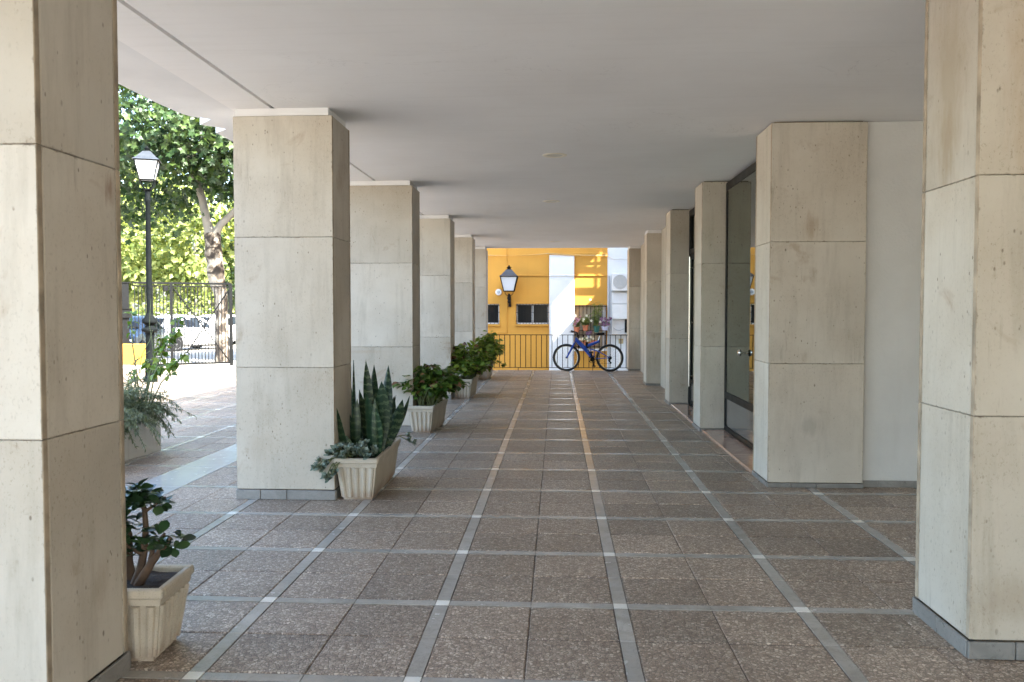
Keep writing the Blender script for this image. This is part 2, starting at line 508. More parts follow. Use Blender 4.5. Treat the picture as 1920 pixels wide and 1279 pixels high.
M['chrome'] = m_plain('brushed_steel', (0.62, 0.60, 0.56), 0.22, 1.0, var=0.06)
M['darkpane'] = m_plain('dark_window_glass', (0.012, 0.014, 0.016), 0.12, var=0.2, spec=0.2)
M['glass'] = m_glass('shop_glass')
M['granite'] = m_marble('dark_granite', (0.10, 0.092, 0.082), (0.15, 0.135, 0.12), (0.06, 0.055, 0.05), 0.06, 8)
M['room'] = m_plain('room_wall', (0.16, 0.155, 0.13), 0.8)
M['blue'] = m_plain('blue_frame_paint', (0.008, 0.07, 0.42), 0.3, var=0.1)
M['rubber'] = m_plain('tyre_rubber', (0.018, 0.018, 0.018), 0.7, var=0.2)
M['terracotta'] = m_plain('terracotta', (0.46, 0.15, 0.07), 0.8, var=0.15)
M['tan'] = m_plain('tan_blind', (0.44, 0.36, 0.25), 0.8, var=0.08)
M['carwhite'] = m_plain('white_car_paint', (0.70, 0.70, 0.70), 0.25, var=0.02, spec=0.3)
M['carglass'] = m_plain('car_glass', (0.012, 0.016, 0.02), 0.08, var=0.1, spec=0.25)
M['carblue'] = m_plain('dark_car_paint', (0.02, 0.04, 0.08), 0.2, var=0.05)
M['redlens'] = m_plain('red_lens', (0.5, 0.03, 0.025), 0.2)
M['asphalt'] = m_plain('asphalt', (0.13, 0.125, 0.12), 0.9, nsc=2, var=0.15, bump=0.5, bsc=120)
M['concrete'] = m_plain('pale_concrete', (0.40, 0.38, 0.345), 0.85, nsc=2, var=0.12, bump=0.3, bsc=80)
M['earth'] = m_plain('dry_ground', (0.24, 0.20, 0.13), 0.95, nsc=0.7, var=0.3)
M['bark'] = m_bark_plane()
M['bark2'] = m_plain('grey_bark', (0.26, 0.22, 0.17), 0.9, nsc=8, var=0.3, bump=0.6, bsc=30)
M['twig'] = m_plain('brown_stem', (0.105, 0.065, 0.042), 0.75, nsc=20, var=0.3, bump=0.3)
M['gstem'] = m_plain('green_stem', (0.11, 0.13, 0.05), 0.6, nsc=20, var=0.3)
M['snake'] = m_snake()
M['jade'] = m_leaf('jade_leaf', [(0.014, 0.035, 0.016), (0.03, 0.07, 0.028), (0.06, 0.11, 0.04)], 0.3, 0.06)
M['begonia'] = m_leaf('begonia_leaf', [(0.035, 0.085, 0.014), (0.075, 0.15, 0.024), (0.15, 0.22, 0.04)], 0.33, 0.3)
M['begonia_red'] = m_leaf('bronze_leaf', [(0.10, 0.04, 0.02), (0.15, 0.06, 0.03), (0.17, 0.10, 0.035)], 0.35, 0.2)
M['ghost'] = m_leaf('ghost_leaf', [(0.10, 0.14, 0.115), (0.17, 0.215, 0.175), (0.26, 0.31, 0.26)], 0.5, 0.05)
M['shrub'] = m_leaf('shrub_leaf', [(0.075, 0.15, 0.022), (0.145, 0.24, 0.036), (0.25, 0.33, 0.07)], 0.4, 0.4)
M['rosemary'] = m_leaf('rosemary_leaf', [(0.10, 0.13, 0.085), (0.18, 0.215, 0.15), (0.30, 0.335, 0.25)], 0.6, 0.3)
M['ivy'] = m_leaf('ivy_leaf', [(0.05, 0.11, 0.015), (0.11, 0.20, 0.025), (0.24, 0.31, 0.05)], 0.4, 0.35)
M['plane'] = m_leaf('plane_leaf', [(0.010, 0.028, 0.009), (0.024, 0.055, 0.014), (0.06, 0.10, 0.022)], 0.5, 0.25, nsc=2)
M['sunny'] = m_leaf('sunny_leaf', [(0.10, 0.145, 0.035), (0.19, 0.235, 0.065), (0.31, 0.335, 0.12)], 0.5, 0.4, nsc=2)  # leaf colours paled to carry sun glare on the far trees
M['pinkflower'] = m_leaf('pink_petal', [(0.30, 0.07, 0.14), (0.42, 0.17, 0.27), (0.60, 0.42, 0.48)], 0.6, 0.3)
M['whiteflower'] = m_leaf('white_petal', [(0.70, 0.62, 0.40), (0.78, 0.74, 0.66), (0.8, 0.8, 0.76)], 0.6, 0.3)
M['purpleflower'] = m_leaf('purple_petal', [(0.12, 0.05, 0.11), (0.22, 0.11, 0.20), (0.36, 0.24, 0.34)], 0.6, 0.3)
M['greenpot'] = m_plain('green_plastic', (0.02, 0.11, 0.085), 0.4)
M['lilac'] = m_plain('lilac_plastic', (0.55, 0.54, 0.68), 0.45)
M['brass'] = m_plain('aged_plate', (0.45, 0.34, 0.16), 0.5)

# ------------------------------------------------------------------ ground, street
YE = 20.75                                  # end of the covered walk
ZC = 3.05                                   # ceiling height
b = MB()
b.box(-3.6, 9.0, -14, YE, -1.2, -0.006)
b.box(-26, -8.0, -14, 22.3, -1.2, -0.006)
b.box(-8.0, -3.6, -14, YE, -1.2, -0.006)
pavement = tag(b.build('pavement', M['grout']), kind='structure')
b = MB()
b.box(-26, 9.0, -14, -3.94, -0.005, -0.001)
b.box(-26, -14.95, -3.935, 22.25, -0.005, -0.001)
tag(b.build('path', M['concrete']), kind='structure')
alley = tag(MB().box(-8.0, 12, YE, 33, -1.4, -1.0).build('alley_ground', M['concrete']), kind='structure')
b = MB()
g = [(-400, 22.3), (-8.0, 22.3), (-8.0, 33), (400, 33), (400, 700), (-400, 700)]
b.prism(g, -1.5, -0.2)
street = tag(b.build('street', M['concrete']), kind='structure')
b = MB()
b.prism([(-400, -300), (400, -300), (400, 33), (12, 33), (12, YE), (9.0, YE), (9.0, -14), (-26, -14), (-26, 22.3), (-400, 22.3)], -1.5, -0.21)
tag(b.build('ground', M['earth']), kind='structure')

# projection used only to decide which slabs show large enough to be single objects
CW = cam.rotation_euler.to_matrix().transposed()
def proj(p):
    q = CW @ (Vector(p) - cam.location)
    if q.z > -0.3: return None
    return 960 + 1575*q.x/-q.z, 639.5 - 1575*q.y/-q.z, -q.z

def slab_mesh(w, d, c, h=0.014):
    x, y = w/2, d/2
    v = [(-x,-y,-h),(x,-y,-h),(x,y,-h),(-x,y,-h),(-x,-y,-c),(x,-y,-c),(x,y,-c),(-x,y,-c),
         (-x+c,-y+c,0),(x-c,-y+c,0),(x-c,y-c,0),(-x+c,y-c,0)]
    f = [(0,1,5,4),(1,2,6,5),(2,3,7,6),(3,0,4,7),(4,5,9,8),(5,6,10,9),(6,7,11,10),(7,4,8,11),(8,9,10,11)]
    return v, f
_cache = {}
def piece_field(name, plist, mat, c, limit=300):
    """plist: (cx, cy, w, d, z). Largest in view become single parts, the rest one stuff part."""
    sized = []
    for p in plist:
        a = proj((p[0], p[1], 0))
        s = 0
        if a and -60 < a[0] < 1980 and 560 < a[1] < 1330:
            s = p[2]*p[3]*1.49/a[2]**3
        sized.append((s, p))
    sized.sort(key=lambda q: -q[0])
    rest = MB()
    for k, (s, (cx, cy, w, d, z)) in enumerate(sized):
        v, f = slab_mesh(w, d, c)
        if k < limit and s > 0:
            key = (name, round(w, 3), round(d, 3))
            if key not in _cache:
                me = bpy.data.meshes.new(name); me.from_pydata(v, [], f); me.materials.append(mat)
                _cache[key] = me
            link(name, _cache[key], pavement, (cx, cy, z))
        else:
            rest.add([(x+cx, y+cy, q+z) for x, y, q in v], f)
    if rest.v:
        tag(rest.build(name, mat, pavement, raw=True), kind='stuff')

XL = [0.32 + 0.9*k for k in range(-17, 7)]
YL = [4.2 + 0.9*k for k in range(-9, 21)]
SW = 0.036
def in_shop(x, y): return x > 2.0 and y > 7.16
tiles, strips, insets, bands = [], [], [], []
def xr(k):                                   # clear interval between strip k and k+1
    a, c = XL[k] + SW, XL[k+1] - SW
    if abs(XL[k] + 3.28) < 0.01: a = -3.16
    if abs(XL[k+1] + 3.28) < 0.01: c = -3.58
    return a, c
for j in range(len(YL)-1):
    ya, yb = YL[j]+SW, YL[j+1]-SW
    yend = 22.3
    for k in range(len(XL)-1):
        x0, x1 = xr(k)
        lim = YE if x1 > -8.0 else 22.2
        hw = (x1-x0)/2
        for i in (0, 1):
            for q in (0, 1):
                cx = x0 + hw*(i+0.5); cy = ya + (yb-ya)/2*(q+0.5)
                hd = (yb-ya)/2
                if in_shop(cx, cy): continue
                y_lo, y_hi = cy-hd/2, min(cy+hd/2, lim)
                if y_hi - y_lo < 0.06: continue
                tiles.append((cx, (y_lo+y_hi)/2, hw-0.0045, y_hi-y_lo-0.014, rng.uniform(-0.0015, 0.001)))
        # cross strip piece on line j
        if not in_shop((x0+x1)/2, YL[j]) and YL[j]+SW < lim:
            for i in (0, 1):
                strips.append((x0+hw*(i+0.5), YL[j], hw-0.002, 2*SW-0.006, rng.uniform(-0.0006, 0.0006)))
    for k, x in enumerate(XL):
        lim = YE if x > -8.0 else 22.2
        if in_shop(x, ya): continue
        if abs(x+3.28) < 0.01:
            y1 = min(YL[j+1]-SW, lim)
            bands.append((-3.37, (YL[j]-SW+y1)/2, 0.416, y1-YL[j]+SW-0.003, 0.0))
            continue
        if YL[j]+SW < lim:
            insets.append((x, YL[j], 2*SW-0.004, 2*SW-0.006, 0.0004))
        for q in (0, 1):
            hd = (yb-ya)/2
            y_lo = ya+hd*q; y_hi = min(y_lo+hd, lim)
            if y_hi-y_lo < 0.05: continue
            strips.append((x, (y_lo+y_hi)/2, 2*SW-0.004, y_hi-y_lo-0.002, rng.uniform(-0.0006, 0.0006)))
piece_field('paving_slab', tiles, M['pebble'], 0.004)
piece_field('marble_strip', strips, M['strip'], 0.001)
piece_field('marble_inset', insets, M['inset'], 0.001)
piece_field('marble_band', bands, M['band'], 0.002)

# ------------------------------------------------------------------ ceiling and the block above
b = MB()
b.box(-2.19, 9.0, -6.5, 21.3, ZC, ZC+0.3)                  # main soffit
b.box(-2.54, -2.222, -6.5, 21.3, ZC, ZC+0.3)               # strip outside the shadow groove
b.box(-2.222, -2.19, -6.5, 21.3, ZC+0.035, ZC+0.3)
M['ceiling'] = m_ceiling()
ceiling = tag(b.build('ceiling', M['ceiling']), kind='structure')
blk = thing('apartment_block', 'white apartment block standing over the covered walk with a saw-toothed balcony edge', 'building', (0, 0, 0))
b = MB()
saw = [(-2.545, -6.5), (-3.03, -6.5), (-3.04, 5.2), (-3.03, 6.25), (-3.0, 6.6), (-2.965, 6.72), (-2.905, 6.76), (-2.845, 6.82), (-3.02, 7.01), (-2.93, 7.11), (-2.865, 7.19),
       (-3.02, 7.34), (-3.02, 10.6), (-2.86, 10.5), (-3.02, 10.75), (-2.86, 10.7), (-3.02, 10.95), (-3.02, 21.3), (-2.545, 21.3)]
b.prism(saw, ZC+0.004, ZC+0.55)
b.build('balcony_slab', M['soffit'], blk)
b = MB()
b.box(-1.1, 9.0, -6.5, 21.3, ZC+0.32, 5.6)  # unseen upper storeys, height and setback shaped so sun reaches the courtyard
b.box(3.6, 8.99, -6.5, 21.28, 5.602, 11.0)
b.build('wall', M['white'], blk)
# right and shop walls (mostly behind the pillars)
b = MB()
b.box(5.6, 5.85, -6.5, 7.10, -0.02, ZC)
b.build('side_wall', M['stone'], blk)
b = MB()
b.box(2.03, 2.25, 13.75, 21.2, -0.02, ZC-0.002)
b.box(2.03, 2.25, 13.2, 13.75, -0.02, ZC-0.002)
b.build('inner_wall', M['stone'], blk)
# shop room
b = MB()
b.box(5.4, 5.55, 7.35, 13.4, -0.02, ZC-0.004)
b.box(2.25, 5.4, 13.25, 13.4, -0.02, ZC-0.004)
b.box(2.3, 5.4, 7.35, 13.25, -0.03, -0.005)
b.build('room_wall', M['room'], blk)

wall = thing('plaster_wall', 'rough white plaster wall between the two nearest right-hand pillars', 'wall', (2.565, 7.17, 0))
MB().box(0, 3.0, 0, 0.15, 0.0, ZC-0.003).build('wall_panel', M['roughcast'], wall)
for k in range(5):
    MB().cbox(0.004+k*0.6, 0.6+k*0.6-0.003, -0.014, -0.001, 0.0, 0.058, 0.002).build('skirting', M['skirt'], wall)

# ------------------------------------------------------------------ pillars
PW, PD, T = 0.78, 0.55, 0.03
_pm = {}; PANEL = {}
def edged(me):
    me.materials.append(M['edge'])
    for p in me.polygons:
        if abs(p.normal.x) > 0.6: p.material_index = 1
    return me
def pillar_parts(root, seed, full=False, sk=1.0):
    rg = random.Random(seed)
    MB().box(T, PW-T, T+0.002, PD-T-0.002, 0, 2.995 if not full else ZC-0.001).build('core', M['mortar'], root)
    for k in range(3):
        z0, z1 = ZJ[k]+0.0012, ZJ[k+1]-0.0012
        if full and k == 2: z1 = 3.037
        if k == 0: z0 = 0.079*sk+0.002
        # faces: front and back run full width, sides sit between them
        e = rg.uniform(-0.0015, 0.0015)
        for nm, bx in (('front', (0.0, PW, 0.0+e, T+e)), ('back', (0.0, PW, PD-T, PD))):
            key = (nm, k, rg.randrange(3), full, sk)
            if key not in _pm: _pm[key] = edged(MB().cbox(bx[0], bx[1], bx[2], bx[3], z0, z1, 0.003).mesh('stone_panel', M['stone']))
            PANEL[(seed, nm, k)] = link('stone_panel', _pm[key], root)
        for nm, bx in (('left', (0.002, T, T+0.007, PD-T-0.007)), ('right', (PW-T, PW-0.002, T+0.007, PD-T-0.007))):
            key = (nm, k, full, sk)
            if key not in _pm: _pm[key] = MB().cbox(bx[0], bx[1], bx[2], bx[3], z0, z1, 0.003).mesh('stone_panel', M['stone'])
            PANEL[(seed, nm, k)] = link('stone_panel', _pm[key], root)
    # skirting stones
    key = 'sk'
    if key not in _pm:
        L = []
        xs = [-0.008, 0.19, 0.40, PW+0.008]
        for i in range(3):
            for y0 in (-0.010, PD-0.004):
                L.append(MB().cbox(xs[i]+0.002, xs[i+1]-0.002, y0, y0+0.014, 0, 0.075, 0.003).mesh('skirting', M['skirt']))
        ys = [0.006, 0.30, PD-0.006]
        for i in range(2):
            for x0 in (-0.010, PW-0.004):
                L.append(MB().cbox(x0, x0+0.014, ys[i]+0.002, ys[i+1]-0.002, 0, 0.075, 0.003).mesh('skirting', M['skirt']))
        _pm[key] = L
    for me in _pm[key]: link('skirting', me, root).scale = (1, 1, sk)

capm = MB().box(0.015, PW-0.03, 0.006, PD-0.012, 2.992, ZC-0.001).mesh('cap', M['plaster'])
capn = MB().box(0.02, PW-0.02, 0.02, PD-0.02, 2.992, ZC-0.001).mesh('cap', M['plaster'])
GP = 'limestone clad pillars of the covered walk'
XP = -1.76 - PW
left = [(2.79, 'stone clad pillar filling the left edge of the picture, in front of the jade plant'),
        (6.45, 'stone clad pillar on the left, right behind the snake plant trough'),
        (10.10, 'stone clad left-hand pillar directly behind the trough of glossy begonia nearest the snake plant'),
        (13.80, 'stone clad left-hand pillar behind the middle one of the three leafy green troughs'),
        (17.40, 'stone clad left-hand pillar behind the farthest green trough, last but one before the railing'),
        (20.72, 'stone clad pillar at the far left, where the black railing begins')]
for i, (y, lab) in enumerate(left):
    p = thing('stone_pillar', lab, 'pillar', (XP + (-0.012, 0.022, 0.01, 0, 0, 0)[i], y, 0), 0, GP)
    pillar_parts(p, i)
    link('cap', capm, p)
right = [(3.64, 'big stone clad pillar filling the right edge of the picture, with brown smears near its top'),
         (7.12, 'wide stone clad pillar on the right, joined to the rough white plaster wall'),
         (10.35, 'stone clad right-hand pillar between the large shop window and the glass door'),
         (13.20, 'stone clad right-hand pillar on the far side of the shop door with the long steel handle'),
         (16.62, 'stone clad right-hand pillar standing alone beyond the shop, last but one before the railing'),
         (20.72, 'stone clad pillar at the far right, where the black railing ends beside the bicycle')]
for i, (y, lab) in enumerate(right):
    p = thing('stone_pillar', lab, 'pillar', (1.75 + (0.01, 0.02, 0, 0, 0, 0)[i], y, 0), 0, GP)
    pillar_parts(p, 20+i, i < 4, 1.0 if i == 0 else 0.5)
    if i > 3: link('cap', capm, p)

def stain(key, *spots):
    o = PANEL[key]
    o.material_slots[0].link = 'OBJECT'
    o.material_slots[0].material = m_limestone('stained_limestone', spots=spots)
stain((20, 'left', 2), ((0, 0.29, 2.52), (0.3, 0.15, 0.42), (0.36, 0.29, 0.20), 0.7), ((0, 0.30, 2.22), (0.3, 0.07, 0.16), (0.33, 0.24, 0.14), 0.6))
stain((20, 'front', 2), ((0.24, 0, 2.4), (0.12, 0.3, 0.5), (0.36, 0.25, 0.15), 0.55), ((0.26, 0, 2.28), (0.012, 0.3, 0.014), (0.06, 0.03, 0.02), 0.9))
stain((20, 'front', 0), ((0.20, 0, 0.25), (0.20, 0.3, 0.10), (0.28, 0.20, 0.12), 0.35))
stain((21, 'front', 2), ((0.33, 0, 2.19), (0.055, 0.3, 0.11), (0.31, 0.20, 0.11), 0.6))
stain((21, 'front', 0), ((0.34, 0, 0.52), (0.09, 0.3, 0.08), (0.30, 0.26, 0.21), 0.5))
stain((0, 'right', 1), ((PW, 0.47, 1.97), (0.3, 0.035, 0.06), (0.24, 0.13, 0.07), 0.75))
stain((0, 'right', 0), ((PW, 0.35, 0.42), (0.3, 0.06, 0.10), (0.30, 0.22, 0.14), 0.4))
stain((1, 'front', 0), ((0.20, 0, 0.42), (0.13, 0.3, 0.12), (0.40, 0.33, 0.25), 0.45))
stain((1, 'right', 2), ((PW, 0.35, 2.75), (0.3, 0.12, 0.18), (0.30, 0.22, 0.15), 0.4))
stain((2, 'front', 0), ((0.20, 0, 0.98), (0.26, 0.3, 0.02), (0.42, 0.32, 0.23), 0.4))

# ------------------------------------------------------------------ recessed ceiling lights
for k, (x, y, lab) in enumerate([(-0.03, 8.55, 'round recessed ceiling light nearest the camera'), (-0.09, 12.15, 'round recessed ceiling light in the middle of the row of three'), (-0.06, 19.3, 'round recessed ceiling light farthest away, close to the yellow house')]):
    t = thing('ceiling_light', lab, 'ceiling light', (x, y, ZC), 0, 'recessed ceiling lights')
    MB().lathe([(0.125, -0.001), (0.124, -0.004), (0.112, -0.008), (0.088, -0.007), (0.080, -0.003)], 32).build('ring', M['lampring'], t, True)
    MB().lathe([(0.079, -0.002), (0.079, -0.004), (0.05, -0.005), (0.01, -0.0055)], 32).build('diffuser', M['lampglass'], t, True)

# ------------------------------------------------------------------ shop front
GX = 2.035
def bay(name, label, cat, y0, y1, door):
    t = thing(name, label, cat, (GX, y0, 0))
    L = y1-y0
    zk = 0.40
    if not door:
        MB().cbox(0, 0.07, 0.001, L-0.001, 2.925, 3.02, 0.004).build('head_frame', M['frame'], t)
        MB().cbox(0.0, 0.07, L-0.075, L-0.002, 0.03, 2.923, 0.004).build('jamb', M['frame'], t)
        MB().cbox(0.0, 0.07, 0.002, 0.075, 0.03, 2.923, 0.004).build('jamb', M['frame'], t)
        MB().cbox(-0.004, 0.07, 0.077, L-0.077, 0.42, 0.50, 0.004).build('sill_rail', M['frame'], t)
        MB().cbox(0.0, 0.07, 0.077, L-0.077, 0.03, 0.085, 0.004).build('bottom_rail', M['frame'], t)
        MB().cbox(0.012, 0.06, 0.078, L-0.078, 0.087, 0.418, 0.002).build('kick_panel', M['granite'], t)
        MB().box(0.008, 0.014, 0.076, L-0.076, 0.502, 2.923).build('pane', M['glass'], t)
        MB().cbox(0.020, 0.048, 0.077, 0.10, 0.502, 2.922, 0.003).build('glazing_bead', M['frame'], t)
        MB().cbox(0.020, 0.048, L-0.10, L-0.077, 0.502, 2.922, 0.003).build('glazing_bead', M['frame'], t)
        kn = MB().lathe([(0.012, 0.0), (0.012, -0.035), (0.034, -0.040), (0.040, -0.055), (0.030, -0.072), (0.008, -0.076)], 20, (0.006, 9.284-y0, 1.02), 'X')
        kn.build('knob', M['chrome'], t, True)
    else:
        MB().cbox(0, 0.07, 0.001, L-0.001, 2.925, 3.02, 0.004).build('head_frame', M['frame'], t)
        MB().cbox(0.0, 0.07, L-0.09, L-0.002, 0.03, 2.923, 0.004).build('jamb', M['frame'], t)
        MB().cbox(0.0, 0.07, 0.002, 0.09, 0.03, 2.923, 0.004).build('jamb', M['frame'], t)
        MB().cbox(0.0, 0.07, 0.092, L-0.092, 2.34, 2.42, 0.004).build('transom', M['frame'], t)
        MB().box(0.030, 0.036, 0.091, L-0.091, 2.422, 2.923).build('fanlight', M['glass'], t)
        h = (L-0.184)/2
        for s in (0, 1):
            d = MB(); ya = 0.092+s*h+0.002; yb = 0.092+(s+1)*h-0.002
            d.cbox(0.012, 0.058, ya, ya+0.07, 0.035, 2.336, 0.003); d.cbox(0.012, 0.058, yb-0.07, yb, 0.035, 2.336, 0.003)
            d.cbox(0.0125, 0.0575, ya+0.0705, yb-0.0705, 2.26, 2.3355, 0.003); d.cbox(0.0125, 0.0575, ya+0.0705, yb-0.0705, 0.355, 0.42, 0.003)
            d.cbox(0.0125, 0.0575, ya+0.0705, yb-0.0705, 0.0355, 0.10, 0.003)
            leaf = d.build('door_leaf', M['frame'], t)
            MB().box(0.030, 0.036, ya+0.069, yb-0.069, 0.419, 2.261).build('pane', M['glass'], leaf)
            MB().cbox(0.022, 0.05, ya+0.0705, yb-0.0705, 0.101, 0.354, 0.002).build('kick_panel', M['granite'], leaf)
        yh = 12.69-y0
        hd = MB().tube([(-0.06, yh, 0.345), (-0.06, yh, 2.28)], 0.016, 12)
        for z in (0.5, 1.3, 2.12): hd.tube([(-0.06, yh, z), (0.014, yh, z)], 0.009, 8)
        hd.build('pull_handle', M['chrome'], t, True)
    return t
bay('shop_window', 'tall shop window with black frame, dark kick panel and a round knob', 'shop window', 7.672, 10.348, False)
bay('shop_door', 'black framed glass double door with a long vertical steel handle', 'door', 10.902, 13.198, True)
for y0, y1, lab in ((7.668, 10.352, 'polished pink marble step under the large shop window'), (10.905, 13.195, 'polished pink marble step in front of the glass door')):
    st = thing('marble_step', lab, 'step', (1.765, y0, 0), 0, 'pink marble steps')
    L = y1-y0; n = 3
    for k in range(n):
        MB().cbox(0.0, 0.268, 0.002+k*L/n, (k+1)*L/n-0.002, 0.0, 0.028, 0.003).build('step_slab', M['pink'], st)

# ------------------------------------------------------------------ railing
t = thing('railing', 'thin black iron railing closing the far end of the walk', 'railing', (-1.74, 20.62, 0))
MB().cbox(0, 3.46, -0.022, 0.022, 0.868, 0.884, 0.003).build('top_rail', M['black'], t)
MB().cbox(0, 3.46, -0.010, 0.010, 0.066, 0.080, 0.003).build('bottom_rail', M['black'], t)
bal = MB().box(-0.0085, 0.0085, -0.0085, 0.0085, 0.081, 0.867).mesh('baluster', M['black'])
n = 27
for k in range(n): link('baluster', bal, t, (0.06 + k*3.36/(n-1), 0, 0))
po = MB().box(-0.009, 0.009, -0.009, 0.009, -0.01, 0.065).mesh('foot', M['black'])
for x in (0.78, 2.05, 3.2): link('foot', po, t, (x, 0, 0))

# ------------------------------------------------------------------ yellow house
YW = 26.0
hs = thing('yellow_house', 'ochre yellow house with white pilaster and barred windows beyond the railing', 'house', (0, YW, 0))
def holed(x0, x1, z0, z1, holes, th=0.28):
    xs = sorted({x0, x1, *[h[0] for h in holes], *[h[1] for h in holes]})
    zs = sorted({z0, z1, *[h[2] for h in holes], *[h[3] for h in holes]})
    m = MB()
    for i in range(len(xs)-1):
        for j in range(len(zs)-1):
            cx, cz = (xs[i]+xs[i+1])/2, (zs[j]+zs[j+1])/2
            if any(h[0] < cx < h[1] and h[2] < cz < h[3] for h in holes): continue
            m.box(xs[i], xs[i+1], 0, th, zs[j], zs[j+1])
    return m
W1 = (-2.80, -1.80, 1.045, 1.675); W2 = (-1.275, -0.262, 1.045, 1.675); W3 = (0.535, 1.515, 0.30, 1.64)
W4 = (-4.9, -3.9, 1.045, 1.675)
m = holed(-8.0, 1.535, -1.0, 6.2, [W1, W2, W3, W4])
bm = bmesh.new(); me = bpy.data.meshes.new('wall'); me.from_pydata(m.v, [], m.f); bm.from_mesh(me)
bmesh.ops.remove_doubles(bm, verts=bm.verts[:], dist=1e-5)
seen = {}                                    # drop the inner faces shared by neighbouring cells
for f in bm.faces: seen.setdefault(tuple(sorted(v.index for v in f.verts)), []).append(f)
bmesh.ops.delete(bm, geom=[f for l in seen.values() if len(l) > 1 for f in l], context='FACES')
bmesh.ops.recalc_face_normals(bm, faces=bm.faces[:])
bm.to_mesh(me); bm.free(); me.materials.append(M['yellow'])
link('wall', me, hs)
MB().box(-8.0, 6.0, 0.29, 6.0, -1.0, 6.2).build('house_body', M['yellow'], hs)
MB().box(-8.2, 6.0, -0.15, 6.2, 6.2, 6.4).build('roof_slab', M['white'], hs)
MB().cbox(-0.25, 0.515, -0.10, -0.001, -1.0, 3.18, 0.01).build('pilaster', M['white'], hs)
MB().cbox(-0.25, 1.535, -0.035, -0.002, 3.19, 3.26, 0.008).build('moulding', M['yellow'], hs)
MB().box(1.537, 4.5, 0.0, 0.285, -1.0, 6.2).build('white_bay', M['white'], hs)
MB().cbox(-2.9, -1.80+0.04, -0.06, 0.1, 0.985, 1.043, 0.008).build('window_sill', M['yellow'], hs)
MB().cbox(-1.275-0.03, -0.262, -0.06, 0.1, 0.985, 1.043, 0.008).build('window_sill', M['yellow'], hs)
barm = MB().box(-0.008, 0.008, -0.008, 0.008, 0, 1).mesh('bar', M['black'])
def barred(W, sill=True, nb=9):
    x0, x1, z0, z1 = W
    f = MB()
    for a in ((x0+0.002, x0+0.045, z0+0.002, z1-0.002), (x1-0.045, x1-0.002, z0+0.002, z1-0.002), ((x0+x1)/2-0.028, (x0+x1)/2+0.028, z0+0.047, z1-0.047)):
        f.cbox(a[0], a[1], 0.12, 0.17, a[2], a[3], 0.004)
    for za in (z0+0.002, z1-0.045): f.cbox(x0+0.047, x1-0.047, 0.121, 0.169, za, za+0.043, 0.004)
    w = f.build('window', M['walu'], hs)
    xm = (x0+x1)/2
    for a, c in ((x0+0.046, xm-0.029), (xm+0.029, x1-0.046)):
        MB().box(a, c, 0.14, 0.146, z0+0.046, z1-0.046).build('pane', M['darkpane'], w)
    for k in range(nb):
        o = link('grille_bar', barm, w, (x0+0.03+k*(x1-x0-0.06)/(nb-1), -0.02, z0+0.01)); o.scale = (1, 1, z1-z0-0.02)
    for z in (z0+0.10, z0+0.33*(z1-z0)+0.16, z1-0.04): MB().box(x0-0.01, x1+0.01, -0.034, -0.029, z-0.009, z+0.009).build('grille_rail', M['black'], w)
barred(W1); barred(W2, nb=11); barred(W4)
x0, x1, z0, z1 = W3
f = MB()
f.cbox(x0+0.002, x0+0.04, 0.13, 0.18, z0+0.002, z1-0.002, 0.004)
w = f.build('window', M['walu'], hs)
MB().cbox(x1-0.12, x1-0.002, 0.13, 0.18, z0+0.002, z1-0.002, 0.004).build('frame', M['walu'], w)
for k in range(10):
    a = x0+0.042+k*0.0815
    MB().cbox(a, a+0.079, 0.15, 0.172, z0, z1-0.002, 0.004).build('shutter_slat', M['tan'], w)
for k in range(9):
    o = link('grille_bar', barm, w, (x0+0.02+k*(x1-x0-0.04)/8, -0.03, z0+0.01)); o.scale = (1, 1, z1-z0-0.02)
for z in (z0+0.05, z0+0.55, z1-0.05): MB().box(x0-0.01, x1+0.01, -0.044, -0.039, z-0.008, z+0.008).build('grille_rail', M['black'], w)
MB().cbox(x0-0.03, x1, -0.10, 0.1, z0-0.075, z0-0.003, 0.008).build('window_sill', M['white'], hs)
# conduit, ledge pipe, wires on the facade
MB().tube([(-1.552, -0.017, 3.9), (-1.552, -0.017, 0.78), (-1.60, -0.017, 0.765), (-2.3, -0.017, 0.765)], 0.014, 6).build('conduit', M['yellow'], hs, True)
MB().tube([(-1.30, -0.02, 2.55), (-0.253, -0.02, 2.545)], 0.018, 6).build('pipe', M['yellow'], hs, True)
MB().tube([(-0.25, -0.12, 2.545), (0.515, -0.12, 2.545)], 0.016, 6).build('pipe', M['white'], hs, True)
MB().tube([(0.518, -0.02, 2.545), (1.53, -0.02, 2.545)], 0.018, 6).build('pipe', M['yellow'], hs, True)
MB().tube([(1.585, -0.03, 2.53), (1.585, -0.03, 0.5), (1.585, -0.03, -0.6)], 0.022, 8).build('pipe', M['grey'], hs, True)
def sag(a, c, d, n=10):
    return [(a[0]+(c[0]-a[0])*i/n, a[1]+(c[1]-a[1])*i/n, a[2]+(c[2]-a[2])*i/n - d*4*(i/n)*(1-i/n)) for i in range(n+1)]
wl = thing('overhead_wire', 'bundle of wires sagging across the top of the yellow wall', 'wires', (0, YW-0.06, 0))
for dz, d in ((0, 0.05), (0.035, 0.075), (-0.03, 0.03)):
    MB().tube(sag((-2.6, -0.05, 3.2+dz), (-0.24, -0.08, 3.22+dz*0.6), d) + sag((-0.24, -0.08, 3.22+dz*0.6), (1.54, -0.05, 3.16+dz), d*0.5)[1:], 0.012, 5).build('wire', M['brass'] if dz == 0 else M['yellow'], wl, True)
wl2 = thing('white_wire', 'pale wire drooping over the white bay above the air conditioner', 'wire', (0, YW-0.03, 0))
MB().tube(sag((1.54, 0, 3.17), (1.75, 0, 3.05), 0.02) + sag((1.75, 0, 3.05), (2.4, 0, 3.0), -0.04)[1:], 0.010, 5).build('wire', M['wplastic'], wl2, True)

